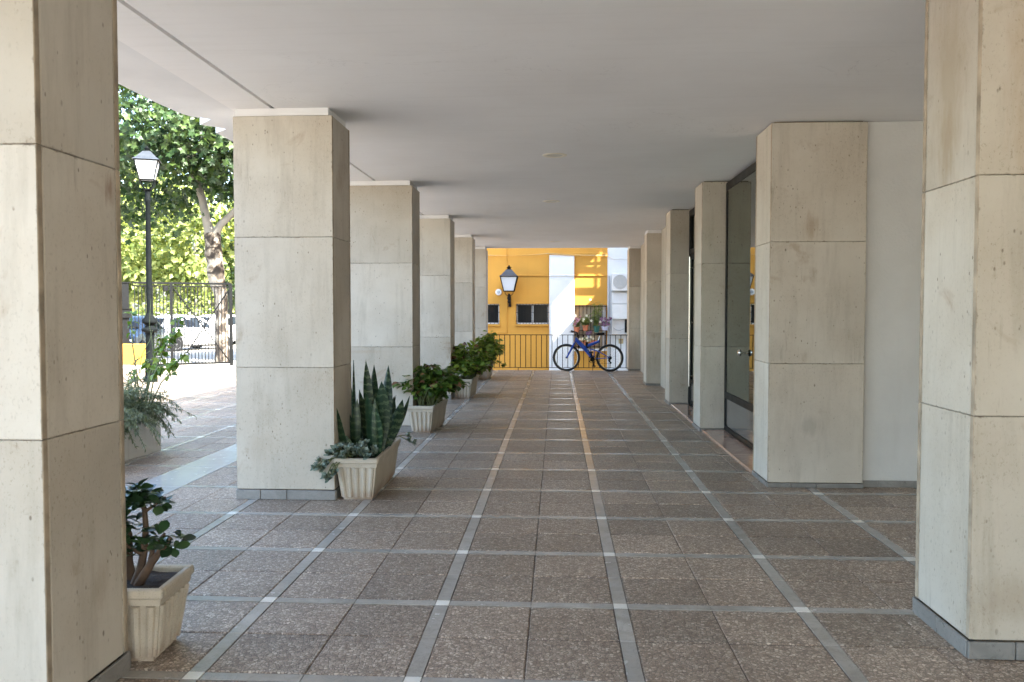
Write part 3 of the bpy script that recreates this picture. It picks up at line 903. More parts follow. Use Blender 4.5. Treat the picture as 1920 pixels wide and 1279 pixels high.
# air conditioner, meter boxes
t = thing('air_conditioner', 'beige air conditioner unit with round fan high on the white wall', 'air conditioner', (1.665, YW-0.002, 2.07))
MB().cbox(0, 0.58, -0.26, 0, 0, 0.54, 0.012).build('casing', M['wplastic'], t)
rg_ = MB()
for r in (0.04, 0.085, 0.13, 0.175, 0.21): rg_.torus((0.24, -0.268, 0.27), r, 0.005, 'Y', 28, 5)
rg_.build('fan_grille', M['grey'], t, True)
MB().lathe([(0.215, -0.262), (0.215, -0.2635), (0.02, -0.2638)], 28, (0.24, 0, 0.27), 'Y').build('fan_opening', M['fan'], t)
MB().tube([(0.0, -0.05, -0.02), (0.02, -0.06, -0.10), (0.12, -0.08, -0.08), (0.3, -0.09, -0.10), (0.5, -0.05, -0.04)], 0.012, 6).build('hose', M['grey'], t, True)
t = thing('meter_cabinet', 'white meter cabinet with an open lower hatch below the air conditioner', 'cabinet', (1.67, YW-0.002, 0.74))
MB().cbox(0, 0.56, -0.16, 0, 0.47, 0.92, 0.008).build('upper_door', M['wplastic'], t)
MB().cbox(0.0, 0.56, -0.14, 0, 0.935, 1.28, 0.008).build('top_cover', M['white'], t)
MB().box(0.0, 0.56, -0.02, 0, 0.0, 0.465).build('back_plate', M['walu'], t)
MB().cbox(0.0, 0.03, -0.14, -0.021, 0.0, 0.465, 0.004).build('side', M['wplastic'], t)
MB().cbox(0.40, 0.47, -0.10, -0.021, 0.05, 0.46, 0.004).build('meter', M['black'], t)
MB().cbox(0.0, 0.56, -0.14, -0.021, -0.03, -0.001, 0.004).build('shelf', M['tan'], t)
MB().tube([(0.05, -0.06, 0.2), (0.12, -0.07, 0.14), (0.25, -0.07, 0.12), (0.38, -0.06, 0.17)], 0.010, 6).build('cable', M['grey'], t, True)
t = thing('junction_plate', 'small ochre junction plate low on the white wall', 'plate', (1.885, YW-0.002, 0.45))
MB().cbox(0, 0.14, -0.02, 0, 0, 0.15, 0.003).build('plate', M['brass'], t)
MB().cbox(0.03, 0.11, -0.028, -0.021, 0.03, 0.12, 0.003).build('cover', M['tan'], t)
t = thing('wall_floodlight', 'round white lamp with grey centre on the yellow wall beside the lantern', 'lamp', (-1.817, YW-0.002, 2.036))
MB().lathe([(0.10, 0), (0.10, -0.05), (0.085, -0.07), (0.055, -0.072)], 24, (0,0,0), 'Y').build('housing', M['walu'], t, True)
MB().lathe([(0.05, -0.070), (0.046, -0.082), (0.01, -0.088)], 20, (0,0,0), 'Y').build('lens', M['grey'], t, True)

# lanterns
def lantern(root, s, z):
    """four-sided street lantern; s = half width at the eaves, z = base height"""
    def fr(a, za, c, zc): return MB().frustum((-a, a, -a, a), z+za, (-c, c, -c, c), z+zc)
    hb, ht, H = s*0.56, s*0.93, s*1.58
    edge = MB()
    for sx in (-1, 1):
        for sy in (-1, 1):
            edge.tube([(sx*hb, sy*hb, z), (sx*ht, sy*ht, z+H)], s*0.045, 6)
    for (a, zz) in ((hb, 0.0), (ht, H)):
        for i in range(4):
            p = [(-a,-a),(a,-a),(a,a),(-a,a)]
            edge.tube([(*p[i], z+zz), (*p[(i+1) % 4], z+zz)], s*0.05, 6)
    edge.build('lantern_frame', M['darkgreen'], root)
    for i in range(4):
        c = [(-1,-1),(1,-1),(1,1),(-1,1)]; a, d = c[i], c[(i+1) % 4]
        q = MB(); k1, k2 = hb*0.95, ht*0.95; e = 0.01*s
        nx, ny = (a[0]+d[0])/2, (a[1]+d[1])/2
        P = [(a[0]*k1, a[1]*k1, z+0.02*s), (d[0]*k1, d[1]*k1, z+0.02*s), (d[0]*k2, d[1]*k2, z+H-0.02*s), (a[0]*k2, a[1]*k2, z+H-0.02*s)]
        q.add(P + [(p[0]-nx*0.03*s, p[1]-ny*0.03*s, p[2]) for p in P], [(0,1,2,3),(4,7,6,5),(0,4,5,1),(1,5,6,2),(2,6,7,3),(3,7,4,0)])
        q.build('pane', M['opal'], root)
    r = MB()
    r.frustum((-s*1.06, s*1.06, -s*1.06, s*1.06), z+H+0.03*s, (-s*0.80, s*0.80, -s*0.80, s*0.80), z+H+s*0.24)
    r.frustum((-s*0.79, s*0.79, -s*0.79, s*0.79), z+H+s*0.245, (-s*0.30, s*0.30, -s*0.30, s*0.30), z+H+s*0.80)
    r.build('lantern_roof', M['lroof'], root)
    MB().lathe([(s*0.28, H+s*0.79), (s*0.20, H+s*0.9), (s*0.16, H+s*0.98), (s*0.27, H+s*1.02), (s*0.27, H+s*1.08), (s*0.12, H+s*1.12), (s*0.10, H+s*1.22), (s*0.02, H+s*1.3)], 12, (0, 0, z)).build('finial', M['darkgreen'], root, True)
t = thing('wall_lantern', 'black wall lantern with white panes on an iron bracket on the yellow wall', 'lantern', (-1.47, YW-0.42, 0))
lantern(t, 0.275, 2.06)
br = MB()
for sx in (-1, 1):
    br.tube([(sx*0.13, 0, 2.06), (sx*0.12, 0, 1.98), (sx*0.05, 0.0, 1.92), (0, 0, 1.86)], 0.010, 6)
br.tube([(0, 0, 1.98), (0, 0.02, 1.86), (0, 0.10, 1.76), (0, 0.25, 1.70), (0, 0.42, 1.68)], [0.03, 0.045, 0.03, 0.025, 0.03], 8)
br.tube([(0, 0.40, 1.95), (0, 0.40, 1.58)], [0.03, 0.045], 8)
br.tube([(0, 0.30, 1.82), (0, 0.12, 1.92), (0, 0.02, 1.94)], 0.016, 6)
br.torus((0, 0.22, 1.82), 0.06, 0.012, 'X', 16, 6)
br.lathe([(0.02, 1.90), (0.06, 1.87), (0.06, 1.83), (0.03, 1.79), (0.055, 1.74), (0.02, 1.68)], 12)
br.build('bracket', M['black'], t, True)

t = thing('street_lamp', 'dark iron lamp post with a four-sided white lantern in the courtyard', 'street lamp', (-8.41, 16.93, 0))
MB().lathe([(0.14, 0), (0.14, 0.10), (0.105, 0.13), (0.105, 0.36), (0.115, 0.38), (0.115, 0.42), (0.088, 0.46), (0.083, 1.0), (0.09, 1.02), (0.16, 1.05), (0.165, 1.09), (0.10, 1.13), (0.075, 1.17),
            (0.15, 1.23), (0.15, 1.28), (0.085, 1.36), (0.062, 1.42)], 16).build('base', M['darkgreen'], t, True)
MB().lathe([(0.06, 1.42), (0.055, 2.5), (0.048, 3.7), (0.06, 3.72), (0.06, 3.76), (0.05, 3.78), (0.052, 3.93), (0.09, 3.95), (0.04, 3.98)], 14).build('pole', M['darkgreen'], t, True)
ar = MB()
for a in range(4):
    c, s_ = math.cos(a*PI/2+PI/4), math.sin(a*PI/2+PI/4)
    ar.tube([(0.03*c, 0.03*s_, 3.95), (0.14*c, 0.14*s_, 4.02), (0.19*c, 0.19*s_, 4.10), (0.19*c, 0.19*s_, 4.15)], 0.012, 6)
ar.build('cradle', M['darkgreen'], t, True)
lantern(t, 0.245, 4.15)
t.rotation_euler.z = R(20)

# added wall, out of frame right, its opening shapes sun patches on the yellow house
aw = thing('sun_slot_wall', 'tall white wall with one barred opening closing the alley on the right', 'wall', (4.5, 21.3, 0))
w_ = MB(); SY0, SY1, SZ0, SZ1 = 23.53-21.3, 24.40-21.3, 5.60, 6.93
w_.box(0, 0.12, 0.01, SY0, -1.0, 12.6); w_.box(0, 0.12, SY1, 4.69, -1.0, 12.6)
w_.box(0.0, 0.12, SY0, SY1, -1.0, SZ0); w_.box(0.0, 0.12, SY0, SY1, SZ1, 12.6)
w_.build('wall_panel', M['white'], aw)
MB().box(0.03, 0.07, SY1-0.11, SY1-0.065, SZ0+0.002, SZ1-0.002).build('post', M['black'], aw)  # added upright that splits the sun patch
MB().box(-1.97, -0.002, 3.64, 3.70, 4.25, 4.38).build('shade_beam', M['black'], aw)  # added beams, placed to cast bars of shade across the sun patch
MB().box(-1.97, -0.002, 3.64, 3.70, 4.92, 5.02).build('shade_beam', M['black'], aw)

# ------------------------------------------------------------------ planters
def trough(loc, rz, label, w=0.34, L=1.06, H=0.33, side_ribs=False, group='cast concrete plant troughs'):
    """w, L = rim size; local y runs along the trough"""
    t = thing('planter', label, 'planter', loc, rz, group)
    bw, bl = w*0.36, L/2-0.055                # half base
    tw, tl = w*0.45, L/2-0.018                # half under the rim
    zr = H-0.062
    m = MB()
    m.frustum((-bw, bw, -bl, bl), 0.022, (-tw, tw, -tl, tl), zr)
    def rib(p0, p1, r):
        m.tube([p0, p1], [r*0.86, r], 8)
    nr = 5
    for s in (-1, 1):
        for k in range(nr):
            u = (k-(nr-1)/2)/(nr/2)
            rib((u*bw*0.98, s*(bl-0.004), 0.024), (u*tw*0.98, s*(tl-0.004), zr-0.012), bw/nr*0.82)
    if side_ribs:
        for s in (-1, 1):
            for k in range(6):
                u = (k-2.5)/3
                rib((s*(bw-0.004), u*bl*0.98, 0.024), (s*(tw-0.004), u*tl*0.98, zr-0.012), bl/6*0.8)
    m.box(-bw*0.9, bw*0.9, -bl*0.97, bl*0.97, 0.0, 0.021)
    m.build('body', M['planter'], t, True)
    rw, rl = w/2, L/2; th = 0.032
    r = MB()
    r.frustum((-tw-0.004, tw+0.004, -tl-0.004, tl+0.004), zr-0.010, (-tw-0.008, tw+0.008, -tl-0.008, tl+0.008), zr+0.018)
    def rimbar(x0, x1, y0, y1):
        r.cbox(x0, x1, y0, y1, zr+0.019, H, 0.007)
    rimbar(-rw, rw, -rl, -rl+th); rimbar(-rw, rw, rl-th, rl)
    rimbar(-rw, -rw+th, -rl+th+0.001, rl-th-0.001); rimbar(rw-th, rw, -rl+th+0.001, rl-th-0.001)
    r.build('rim', M['planter'], t, False)
    s_ = MB(); n1, n2 = 6, 12; x0, y0 = rw-th-0.001, rl-th-0.001
    for i in range(n1+1):
        for j in range(n2+1):
            s_.v.append((-x0+2*x0*i/n1, -y0+2*y0*j/n2, H-0.028+rng.uniform(-0.007, 0.009)))
    for i in range(n1):
        for j in range(n2):
            a = i*(n2+1)+j
            s_.f.append((a, a+n2+1, a+n2+2, a+1))
    s_.build('soil', M['soil'], t, True)
    return t
trough((-1.835, 3.54, 0), R(3), 'small square cream planter with the jade plant, half hidden by the left pillar', 0.37, 0.36, 0.325, True)
trough((-1.572, 6.945, 0), R(1), 'long cream trough holding the snake plant', 0.345, 1.07, 0.335)
trough((-1.62, 10.47, 0), R(-4), 'cream trough holding the nearest of the three leafy green plants', 0.33, 0.90, 0.33)
trough((-1.57, 14.40, 0), R(-2), 'cream trough holding the middle one of the three leafy green plants', 0.33, 0.90, 0.33)
trough((-1.60, 18.25, 0), R(-3), 'cream trough holding the leafy green plant farthest from the camera', 0.33, 0.90, 0.33)

t = thing('planter', 'big square concrete planter out in the courtyard, stained brown at its foot', 'planter', (-4.19, 8.64, 0), R(-6.3))
m = MB(); th = 0.07
m.box(-1.3, 0, -th, 0, 0, 0.52); m.box(-1.3, 0, -1.6, -1.6+th, 0, 0.52)
m.box(-th, 0, -1.6+th, -th, 0, 0.52); m.box(-1.3, -1.3+th, -1.6+th, -th, 0, 0.52)
m.build('body', m_paint('stained_concrete', (0.74, 0.70, 0.63), (0.30, 0.21, 0.12), 0.5, 0.85, 0.4, 60), t)
MB().box(-1.3+th, -th, -1.6+th, -th, 0.01, 0.46).build('soil', M['soil'], t)

# ------------------------------------------------------------------ leaves
def leaf_mesh(name, mat, L, W, fold=0.25, droop=0.25, shape=None, seg=5):
    """leaf along +y with its base at the origin, upper side +z"""
    v = []; f = []
    prof = shape or [0.0, 0.62, 0.98, 0.92, 0.55, 0.0]
    n = len(prof)-1
    for i, p in enumerate(prof):
        u = i/n
        y = L*u; z = -droop*L*u*u
        w = W/2*p
        v += [(-w, y, z+fold*w), (0, y, z), (w, y, z+fold*w)]
    for i in range(n):
        a = i*3
        f += [(a, a+1, a+4, a+3), (a+1, a+2, a+5, a+4)]
    me = bpy.data.meshes.new(name); me.from_pydata(v, [], f); me.validate()
    me.polygons.foreach_set('use_smooth', [True]*len(me.polygons))
    me.materials.append(mat)
    return me
def leaf_raw(L, W, fold=0.25, droop=0.25, prof=(0.0, 0.9, 0.75, 0.0)):
    v = []; f = []; n = len(prof)-1
    for i, p in enumerate(prof):
        u = i/n; w = W/2*p
        v += [(-w, L*u, -droop*L*u*u+fold*w), (0, L*u, -droop*L*u*u), (w, L*u, -droop*L*u*u+fold*w)]
    for i in range(n):
        a = i*3; f += [(a, a+1, a+4, a+3), (a+1, a+2, a+5, a+4)]
    return v, f
def orient(d, up=Vector((0, 0, 1)), roll=0.0):
    """rotation matrix taking +y to d with +z near up"""
    y = Vector(d).normalized()
    x = y.cross(up)
    if x.length < 1e-4: x = Vector((1, 0, 0))
    x.normalize(); z = x.cross(y)
    m = Matrix((x, y, z)).transposed()
    return m @ Matrix.Rotation(roll, 3, 'Y')
def put(mb, raw, loc, rot, s=1.0):
    v, f = raw
    mb.add([tuple(rot @ (Vector(p)*s) + Vector(loc)) for p in v], f)

def stems_bush(seed, n, base, spread, h0, h1, lean=0.0):
    """curved stems; returns lists of points. base=(hx,hy), spread=(rx,ry)"""
    rg = random.Random(seed); out = []
    for k in range(n):
        a = rg.uniform(0, 2*PI); q = math.sqrt(rg.random())
        bx, by = rg.uniform(-base[0], base[0]), rg.uniform(-base[1], base[1])
        tx, ty = bx*0.5 + spread[0]*q*math.cos(a) + lean, by*0.6 + spread[1]*q*math.sin(a)
        h = h0 + (h1-h0)*(1-q*q*0.75)*rg.uniform(0.7, 1.05)
        pts = []
        for i in range(7):
            u = i/6
            pts.append(Vector((bx+(tx-bx)*u**1.5, by+(ty-by)*u**1.5, h*math.sin(u*PI/2*(1-0.18*q)) )) + Vector((rg.uniform(-.012,.012), rg.uniform(-.012,.012), 0))*u)
        out.append(pts)
    return out

def leafy_plant(name, label, cat, loc, rz, seed, nstem, base, spread, h0, h1, leaf_mats, L, W, per, single, group=None, lean=0.0, extra_lo=None):
    rg = random.Random(seed+100)
    t = thing(name, label, cat, loc, rz, group)
    st = stems_bush(seed, nstem, base, spread, h0, h1, lean)
    m = MB()
    for p in st: m.tube(p, [0.006, 0.006, 0.005, 0.0045, 0.004, 0.003, 0.002], 5)
    tag(m.build('stem', M['gstem'], t, True), kind='stuff')
    meshes = [[leaf_mesh('leaf', mt, L*q, W*q, 0.28, 0.32) for q in (0.7, 1.0, 1.25)] for mt in leaf_mats]
    raws = [leaf_raw(L*q, W*q, 0.28, 0.32, (0.0, 0.75, 1.0, 0.6, 0.0)) for q in (0.7, 1.0, 1.25)]
    joined = [MB() for _ in leaf_mats]
    cnt = 0
    for p in st:
        for k in range(per):
            u = 1.0 if k == 0 else rg.uniform(0.28, 1.0)**0.8
            i = min(int(u*6), 5); q = p[i].lerp(p[i+1], u*6-i)
            a = rg.uniform(0, 2*PI)
            out = Vector((q.x*1.2, q.y, 0)); out = out.normalized() if out.length > 1e-3 else Vector((1, 0, 0))
            d = Vector((math.cos(a), math.sin(a), rg.uniform(-0.5, 0.55))) + out*0.8
            pet = q + d.normalized()*L*rg.uniform(0.15, 0.5)
            rot = orient(d, Vector((rg.uniform(-.4, .4), rg.uniform(-.4, .4), 1)), rg.uniform(-0.5, 0.5))
            mi = 0 if rg.random() < 0.88 or len(leaf_mats) == 1 else 1
            if single and cnt < 300:
                o = link('leaf', rg.choice(meshes[mi]), t, pet, rot.to_euler())
            else:
                put(joined[mi], rg.choice(raws), pet, rot)
            cnt += 1
    for mt, j in zip(leaf_mats, joined):
        if j.v: tag(j.build('foliage', mt, t, True, raw=True), kind='stuff')
    return t
leafy_plant('begonia', 'glossy green begonia with some bronze leaves, in the trough nearest the snake plant', 'plant', (-1.59, 10.47, 0.29), 0, 3, 84, (0.12, 0.38), (0.38, 0.46), 0.20, 0.52,
            [M['begonia'], M['begonia_red']], 0.098, 0.074, 10, True, 'leafy plants in the troughs')
leafy_plant('begonia', 'bushy green plant in the middle one of the three leafy troughs', 'plant', (-1.52, 14.40, 0.30), 0, 4, 80, (0.11, 0.36), (0.36, 0.46), 0.12, 0.66,
            [M['shrub'], M['begonia_red']], 0.105, 0.08, 10, True, 'leafy plants in the troughs')
leafy_plant('begonia', 'bright green plant farthest away, trailing one shoot in front of the railing', 'plant', (-1.52, 18.25, 0.30), 0, 5, 80, (0.11, 0.36), (0.34, 0.46), 0.12, 0.70,
            [M['shrub']], 0.11, 0.08, 10, True, 'leafy plants in the troughs')
# trailing shoot of the last plant
t = [o for o in bpy.data.objects if o.get('label', '').startswith('bright green plant farthest')][0]
m = MB(); lf = MB(); rg = random.Random(8)
pts = [Vector((0.1, 0.1, 0.1)), Vector((0.22, 0.0, 0.08)), Vector((0.34, -0.1, 0.0)), Vector((0.42, -0.15, -0.01))]
m.tube(pts, 0.005, 5); tag(m.build('stem', M['gstem'], t, True), kind='stuff')
for k in range(26):
    u = rg.uniform(0.2, 1)*2.999; i = int(u); q = pts[i].lerp(pts[i+1], u-i)
    put(lf, leaf_raw(0.08, 0.06), q, orient((rg.uniform(-1, 1), rg.uniform(-1, 1), rg.uniform(-.4, .5)), roll=rg.uniform(-.5, .5)))
tag(lf.build('foliage', M['shrub'], t, True, raw=True), kind='stuff')

# snake plant --------------------------------------------------------
SPY = 6.93
def px2(x, y, Y=SPY): return ((x-1045)*Y/1575, 1.49-(y-581)*Y/1575)
sp = thing('snake_plant', 'tall snake plant with stiff banded sword leaves in the long cream trough', 'plant', (-1.572, SPY, 0.31))
def sword(bx, by, tx, ty, tz, w, twist, bow, seed):
    n = 10; v = []; f = []
    rg = random.Random(seed)
    B = Vector((bx, by, 0)); Tp = Vector((tx, ty, tz))
    d = (Tp-B); side = Vector((math.cos(twist), math.sin(twist), 0))
    nor = d.normalized().cross(side)
    tw2 = rg.uniform(-0.5, 0.5)
    for i in range(n+1):
        u = i/n
        c = B + d*u + nor*(bow*math.sin(u*PI)) + Vector((0, 0, 0))
        prof = min(1.0, 0.50+u*1.3) * (1 - max(0, (u-0.55)/0.45)**2.0)
        hw = w/2*max(prof, 0.02)
        a = twist + tw2*u
        s = Vector((math.cos(a), math.sin(a), 0)); nn = Vector((-math.sin(a), math.cos(a), 0))
        curl = 0.30*hw*(1-0.4*u)
        for e, k in ((-1, 1), (-0.5, 0.25), (0, 0), (0.5, 0.25), (1, 1)):
            v.append(c + s*hw*e + nn*curl*k)
    for i in range(n):
        for k in range(4):
            a = i*5+k; f.append((a, a+1, a+6, a+5))
    # thickness
    o = len(v); th = 0.005
    for i in range(n+1):
        u = i/n; a = twist+tw2*u; nn = Vector((-math.sin(a), math.cos(a), 0))
        for k in range(5): v.append(v[i*5+k] + nn*(th if 0 < k < 4 else 0.0015))
    for i in range(n):
        for k in range(4):
            a = o+i*5+k; f.append((a, a+5, a+6, a+1))
    m = MB(); m.add(v, f)
    ob = m.build('leaf', M['snake'], sp, True, raw=True)
    return ob
# (tip px, tip py, base px, width px, depth offset) read at the trough's distance
SW_ = [(659, 676, 664, 11, .05), (648, 696, 664, 20, .18), (683, 677, 688, 22, -.06), (698, 685, 693, 24, .10), (723, 687, 719, 29, .12), (713, 716, 710, 33, -.22),
       (664, 751, 660, 20, -.20), (684, 737, 689, 23, -.26), (668, 733, 684, 24, .0), (638, 752, 660, 20, .05), (738, 743, 734, 17, .26), (752, 751, 745, 29, .10),
       (766, 744, 754, 14, .30), (697, 749, 698, 15, -.34), (618, 748, 644, 22, -.38), (702, 713, 712, 14, .34), (671, 772, 684, 22, .16), (692, 712, 695, 18, .30),
       (703, 766, 706, 26, -.30), (728, 775, 727, 22, .34), (643, 820, 655, 20, -.36), (678, 790, 676, 18, .36), (741, 742, 739, 12, .38), (656, 776, 668, 18, .30)]
for k, (tx, ty, bx, w, dy) in enumerate(SW_):
    X, Z = px2(tx, ty, SPY+dy); BX, _ = px2(bx, 800, SPY+dy*0.9)
    BX = max(-1.572-0.12, min(-1.572+0.12, BX))
    sword(BX+1.572, dy*0.85, X+1.572, dy+rng.uniform(-.05, .05), Z-0.31, w*SPY/1575*0.92, rng.uniform(-0.5, 0.5) if w > 15 else rng.uniform(0.5, 1.0), rng.uniform(-.03, .03), k)

# grey trailing succulent rosettes
gp = thing('trailing_succulent', 'grey green succulent rosettes spilling over the front of the snake plant trough', 'plant', (-1.572, SPY, 0.33))
m = MB(); rg = random.Random(5); stm = MB()
fr_ = leaf_raw(0.044, 0.023, 0.35, -0.15, (0.35, 0.85, 1.0, 0.0))
def rosette(c, axis, s, n=11):
    A = orient(axis)
    for k in range(n):
        a = k*2.4; tilt = 0.25+0.85*k/n
        d = A @ Vector((math.cos(a)*math.sin(tilt), math.cos(tilt), math.sin(a)*math.sin(tilt)))
        put(m, fr_, c, orient(d, Vector(axis)), s*(0.65+0.5*k/n))
for k in range(70):
    if k < 40:
        x = rg.uniform(-0.19, 0.14); y = rg.uniform(-0.56, -0.30); z = rg.uniform(0.0, 0.085)-0.25*max(0, -0.50-y)
    elif k < 56:
        x = rg.uniform(-0.29, -0.13); y = rg.uniform(-0.62, -0.44); z = rg.uniform(-0.19, 0.05)
    else:
        x = rg.uniform(-0.13, 0.20); y = rg.uniform(-0.1, 0.55); z = rg.uniform(0.0, 0.09)
    c = Vector((x, y, z))
    ax = Vector((x*2.0, (y+0.2)*1.2 if y < 0 else 0, 0.5 if z > 0 else 0.15)) + Vector((rg.uniform(-.4, .4), rg.uniform(-.5, .2), rg.uniform(0, .4)))
    rosette(c, ax, rg.uniform(0.8, 1.35))
    stm.tube([(x*0.55, max(-0.46, min(0.46, y*0.8)), 0.0), (x*0.85, y*0.95, z*0.5+0.02), tuple(c)], 0.004, 5)
for p in ((0.26, 0.30, 0.03), (0.30, 0.33, 0.00), (0.24, 0.36, 0.06)):
    rosette(Vector(p), (1, -.2, .2), 1.2); stm.tube([(0.1, 0.3, 0.02), (0.19, 0.32, 0.06), p], 0.004, 5)
tag(m.build('rosette', M['ghost'], gp, True, raw=True), kind='stuff')
tag(stm.build('stem', M['gstem'], gp, True), kind='stuff')

# jade plant ---------------------------------------------------------
jd = thing('jade_plant', 'dark jade plant with thick brown stems in the small planter by the left pillar', 'plant', (-1.82, 3.54, 0.30))
br = MB(); tips = []
def branch(p, d, L, r, depth, rg):
    pts = [p]; q = Vector(p); dd = Vector(d).normalized()
    for i in range(4):
        dd = (dd + Vector((rg.uniform(-.22, .22), rg.uniform(-.22, .22), rg.uniform(-.05, .16)))).normalized()
        q = q + dd*L/4; pts.append(q.copy())
    br.tube(pts, [r, r*0.9, r*0.82, r*0.74, r*0.64], 8)
    if depth == 0:
        tips.append((q, dd)); return
    for k in range(2):
        a = rg.uniform(0, 2*PI)
        nd = (dd*1.0 + Vector((math.cos(a), math.sin(a), 0.35))*0.75).normalized()
        branch(q, nd, L*0.62, r*0.62, depth-1, rg)
    if depth < 2: tips.append((pts[2], dd))
rg = random.Random(21)
br.tube([(-0.03, 0, -0.03), (0.0, 0.01, 0.06), (0.02, 0, 0.14), (0.03, 0, 0.24), (0.02, 0.01, 0.32), (-0.01, 0, 0.39)], [0.022, 0.019, 0.016, 0.013, 0.011, 0.007], 9)
br.tube([(-0.02, 0, -0.03), (0.03, -0.02, 0.04), (0.07, -0.03, 0.10), (0.11, -0.03, 0.15), (0.155, -0.03, 0.205)], [0.022, 0.020, 0.017, 0.014, 0.007], 9)
br.tube([(0.06, -0.03, 0.09), (0.06, 0.0, 0.15), (0.10, 0.03, 0.21)], [0.013, 0.010, 0.006], 7)
br.tube([(-0.05, 0.03, -0.03), (-0.07, 0.04, 0.08), (-0.06, 0.03, 0.20), (-0.09, 0.03, 0.30)], [0.022, 0.018, 0.013, 0.008], 9)
br.tube([(0.025, 0, 0.31), (0.07, 0, 0.34), (0.115, 0.01, 0.375)], [0.008, 0.006, 0.004], 7)
br.tube([(0.02, 0, 0.12), (-0.02, -0.04, 0.16), (-0.05, -0.06, 0.20)], [0.010, 0.008, 0.005], 7)
for x, z, n in ((-.03, .41, 12), (0, .43, 12), (.03, .405, 12), (.055, .375, 11), (-.065, .37, 12), (-.02, .35, 10), (.045, .34, 9), (-.10, .34, 12), (-.09, .30, 10), (.115, .39, 7), (.125, .365, 6), (.08, .355, 5),
                (-.06, .21, 12), (-.02, .185, 10), (.03, .15, 9), (-.04, .14, 10), (.055, .205, 8), (.035, .26, 8), (-.09, .16, 10), (.10, .215, 7), (.135, .205, 7), (.165, .20, 7), (.15, .165, 6), (-.02, .27, 7)):
    tips.append((Vector((x, rg.uniform(-.06, .05), z)), Vector((x*1.5+rg.uniform(-.3, .3), rg.uniform(-.6, .4), 0.8)).normalized(), n))
br.build('branch', M['twig'], jd, True)
jm = [leaf_mesh('leaf', M['jade'], 0.058*q, 0.039*q, 0.2, 0.1, [0.12, 0.5, 0.85, 1.0, 0.85, 0.0]) for q in (0.7, 0.95, 1.2)]
nl = 0
for (p, d, n_) in tips:
    for k in range(n_):
        if nl >= 295: break
        a = k*2.399; back = rg.uniform(0, 0.035)
        A = orient(d)
        dr = A @ Vector((math.cos(a), rg.uniform(0.0, 0.9), math.sin(a))) + Vector((0, 0, -0.15))
        pos = p - Vector(d).normalized()*back + dr.normalized()*0.008
        link('leaf', rg.choice(jm), jd, pos, orient(dr, Vector(d), rg.uniform(-.5, .5)).to_euler()); nl += 1

# plants in the big courtyard planter --------------------------------
rs = thing('rosemary', 'grey green rosemary drooping over the big courtyard planter', 'plant', (-4.6, 8.0, 0.46))
m = MB(); stm = MB(); rg = random.Random(31)
nd = leaf_raw(0.046, 0.0115, 0.2, 0.1, (0.5, 1.0, 0.0))
for k in range(430):
    a = rg.uniform(-2.4, 1.9)
    bx, by = rg.uniform(-0.25, 0.36), rg.uniform(-0.75, 0.5)
    Ln = rg.uniform(0.28, 0.62)
    el = rg.uniform(0.25, 1.25)
    d = Vector((math.cos(a)*math.cos(el)+0.22, math.sin(a)*math.cos(el)*0.6, math.sin(el)))
    pts = [Vector((bx, by, 0))]
    for i in range(6):
        d = (d + Vector((0.02, 0, -0.20 if k % 3 else -0.32)) + Vector((rg.uniform(-.12, .12), rg.uniform(-.12, .12), rg.uniform(-.06, .06)))).normalized()
        pts.append(pts[-1] + d*Ln/6)
    stm.tube(pts, 0.0028, 4)
    for i in range(64):
        u = rg.uniform(0.08, 1)*5.999; j = int(u); q = pts[j].lerp(pts[j+1], u-j)
        t_ = (pts[j+1]-pts[j]).normalized(); b_ = rg.uniform(0, 2*PI)
        s1 = t_.orthogonal().normalized(); s2 = t_.cross(s1)
        put(m, nd, q, orient(t_*0.8 + s1*math.cos(b_) + s2*math.sin(b_)), rg.uniform(0.7, 1.2))
tag(m.build('foliage', M['rosemary'], rs, True, raw=True), kind='stuff')
tag(stm.build('stem', M['gstem'], rs, True), kind='stuff')

iv = thing('climbing_plant', 'bright green climbing shoots rising from the big courtyard planter', 'plant', (-4.6, 8.2, 0.46))
stm = MB(); rg = random.Random(12)
ivm = [leaf_mesh('leaf', M['ivy'], 0.062*q, 0.05*q, 0.3, 0.3, [0.0, 0.95, 0.9, 0.65, 0.3, 0.0]) for q in (0.7, 1.0, 1.25)]
def P8(x, y, Y=8.2): X, Z = px2(x, y, Y); return Vector((X+4.6, Y-8.2, Z-0.46))
shoots = [[(250, 765), (262, 715), (280, 690), (310, 685), (338, 658)], [(258, 765), (272, 700), (290, 655), (310, 625), (320, 598)], [(245, 765), (262, 700), (277, 660), (284, 645), (287, 630)],
          [(240, 765), (235, 700), (228, 650), (226, 600), (228, 585)], [(250, 765), (258, 720), (258, 690), (256, 675)], [(262, 765), (284, 720), (300, 705), (305, 700)], [(238, 765), (232, 720), (226, 690)]]
cnt = 0
for s_i, s in enumerate(shoots):
    pts = [P8(x, y, 8.05+0.08*s_i) for x, y in s]
    stm.tube(pts, [0.007]*len(pts[:-1]) + [0.003], 5)
    nlf = [58, 50, 34, 14, 22, 14, 12][s_i]
    for k in range(nlf):
        u = rg.uniform(0.30 if s_i < 3 else 0.6, 1.0)*(len(pts)-1.001); j = int(u); q = pts[j].lerp(pts[j+1], u-j)
        dr = Vector((rg.uniform(-1, 1), rg.uniform(-1, 1), rg.uniform(-1.0, 0.35)))
        link('leaf', rg.choice(ivm), iv, q + dr.normalized()*0.02, orient(dr, Vector((rg.uniform(-.5, .5), rg.uniform(-.8, .2), 1)), rg.uniform(-.6, .6)).to_euler()); cnt += 1
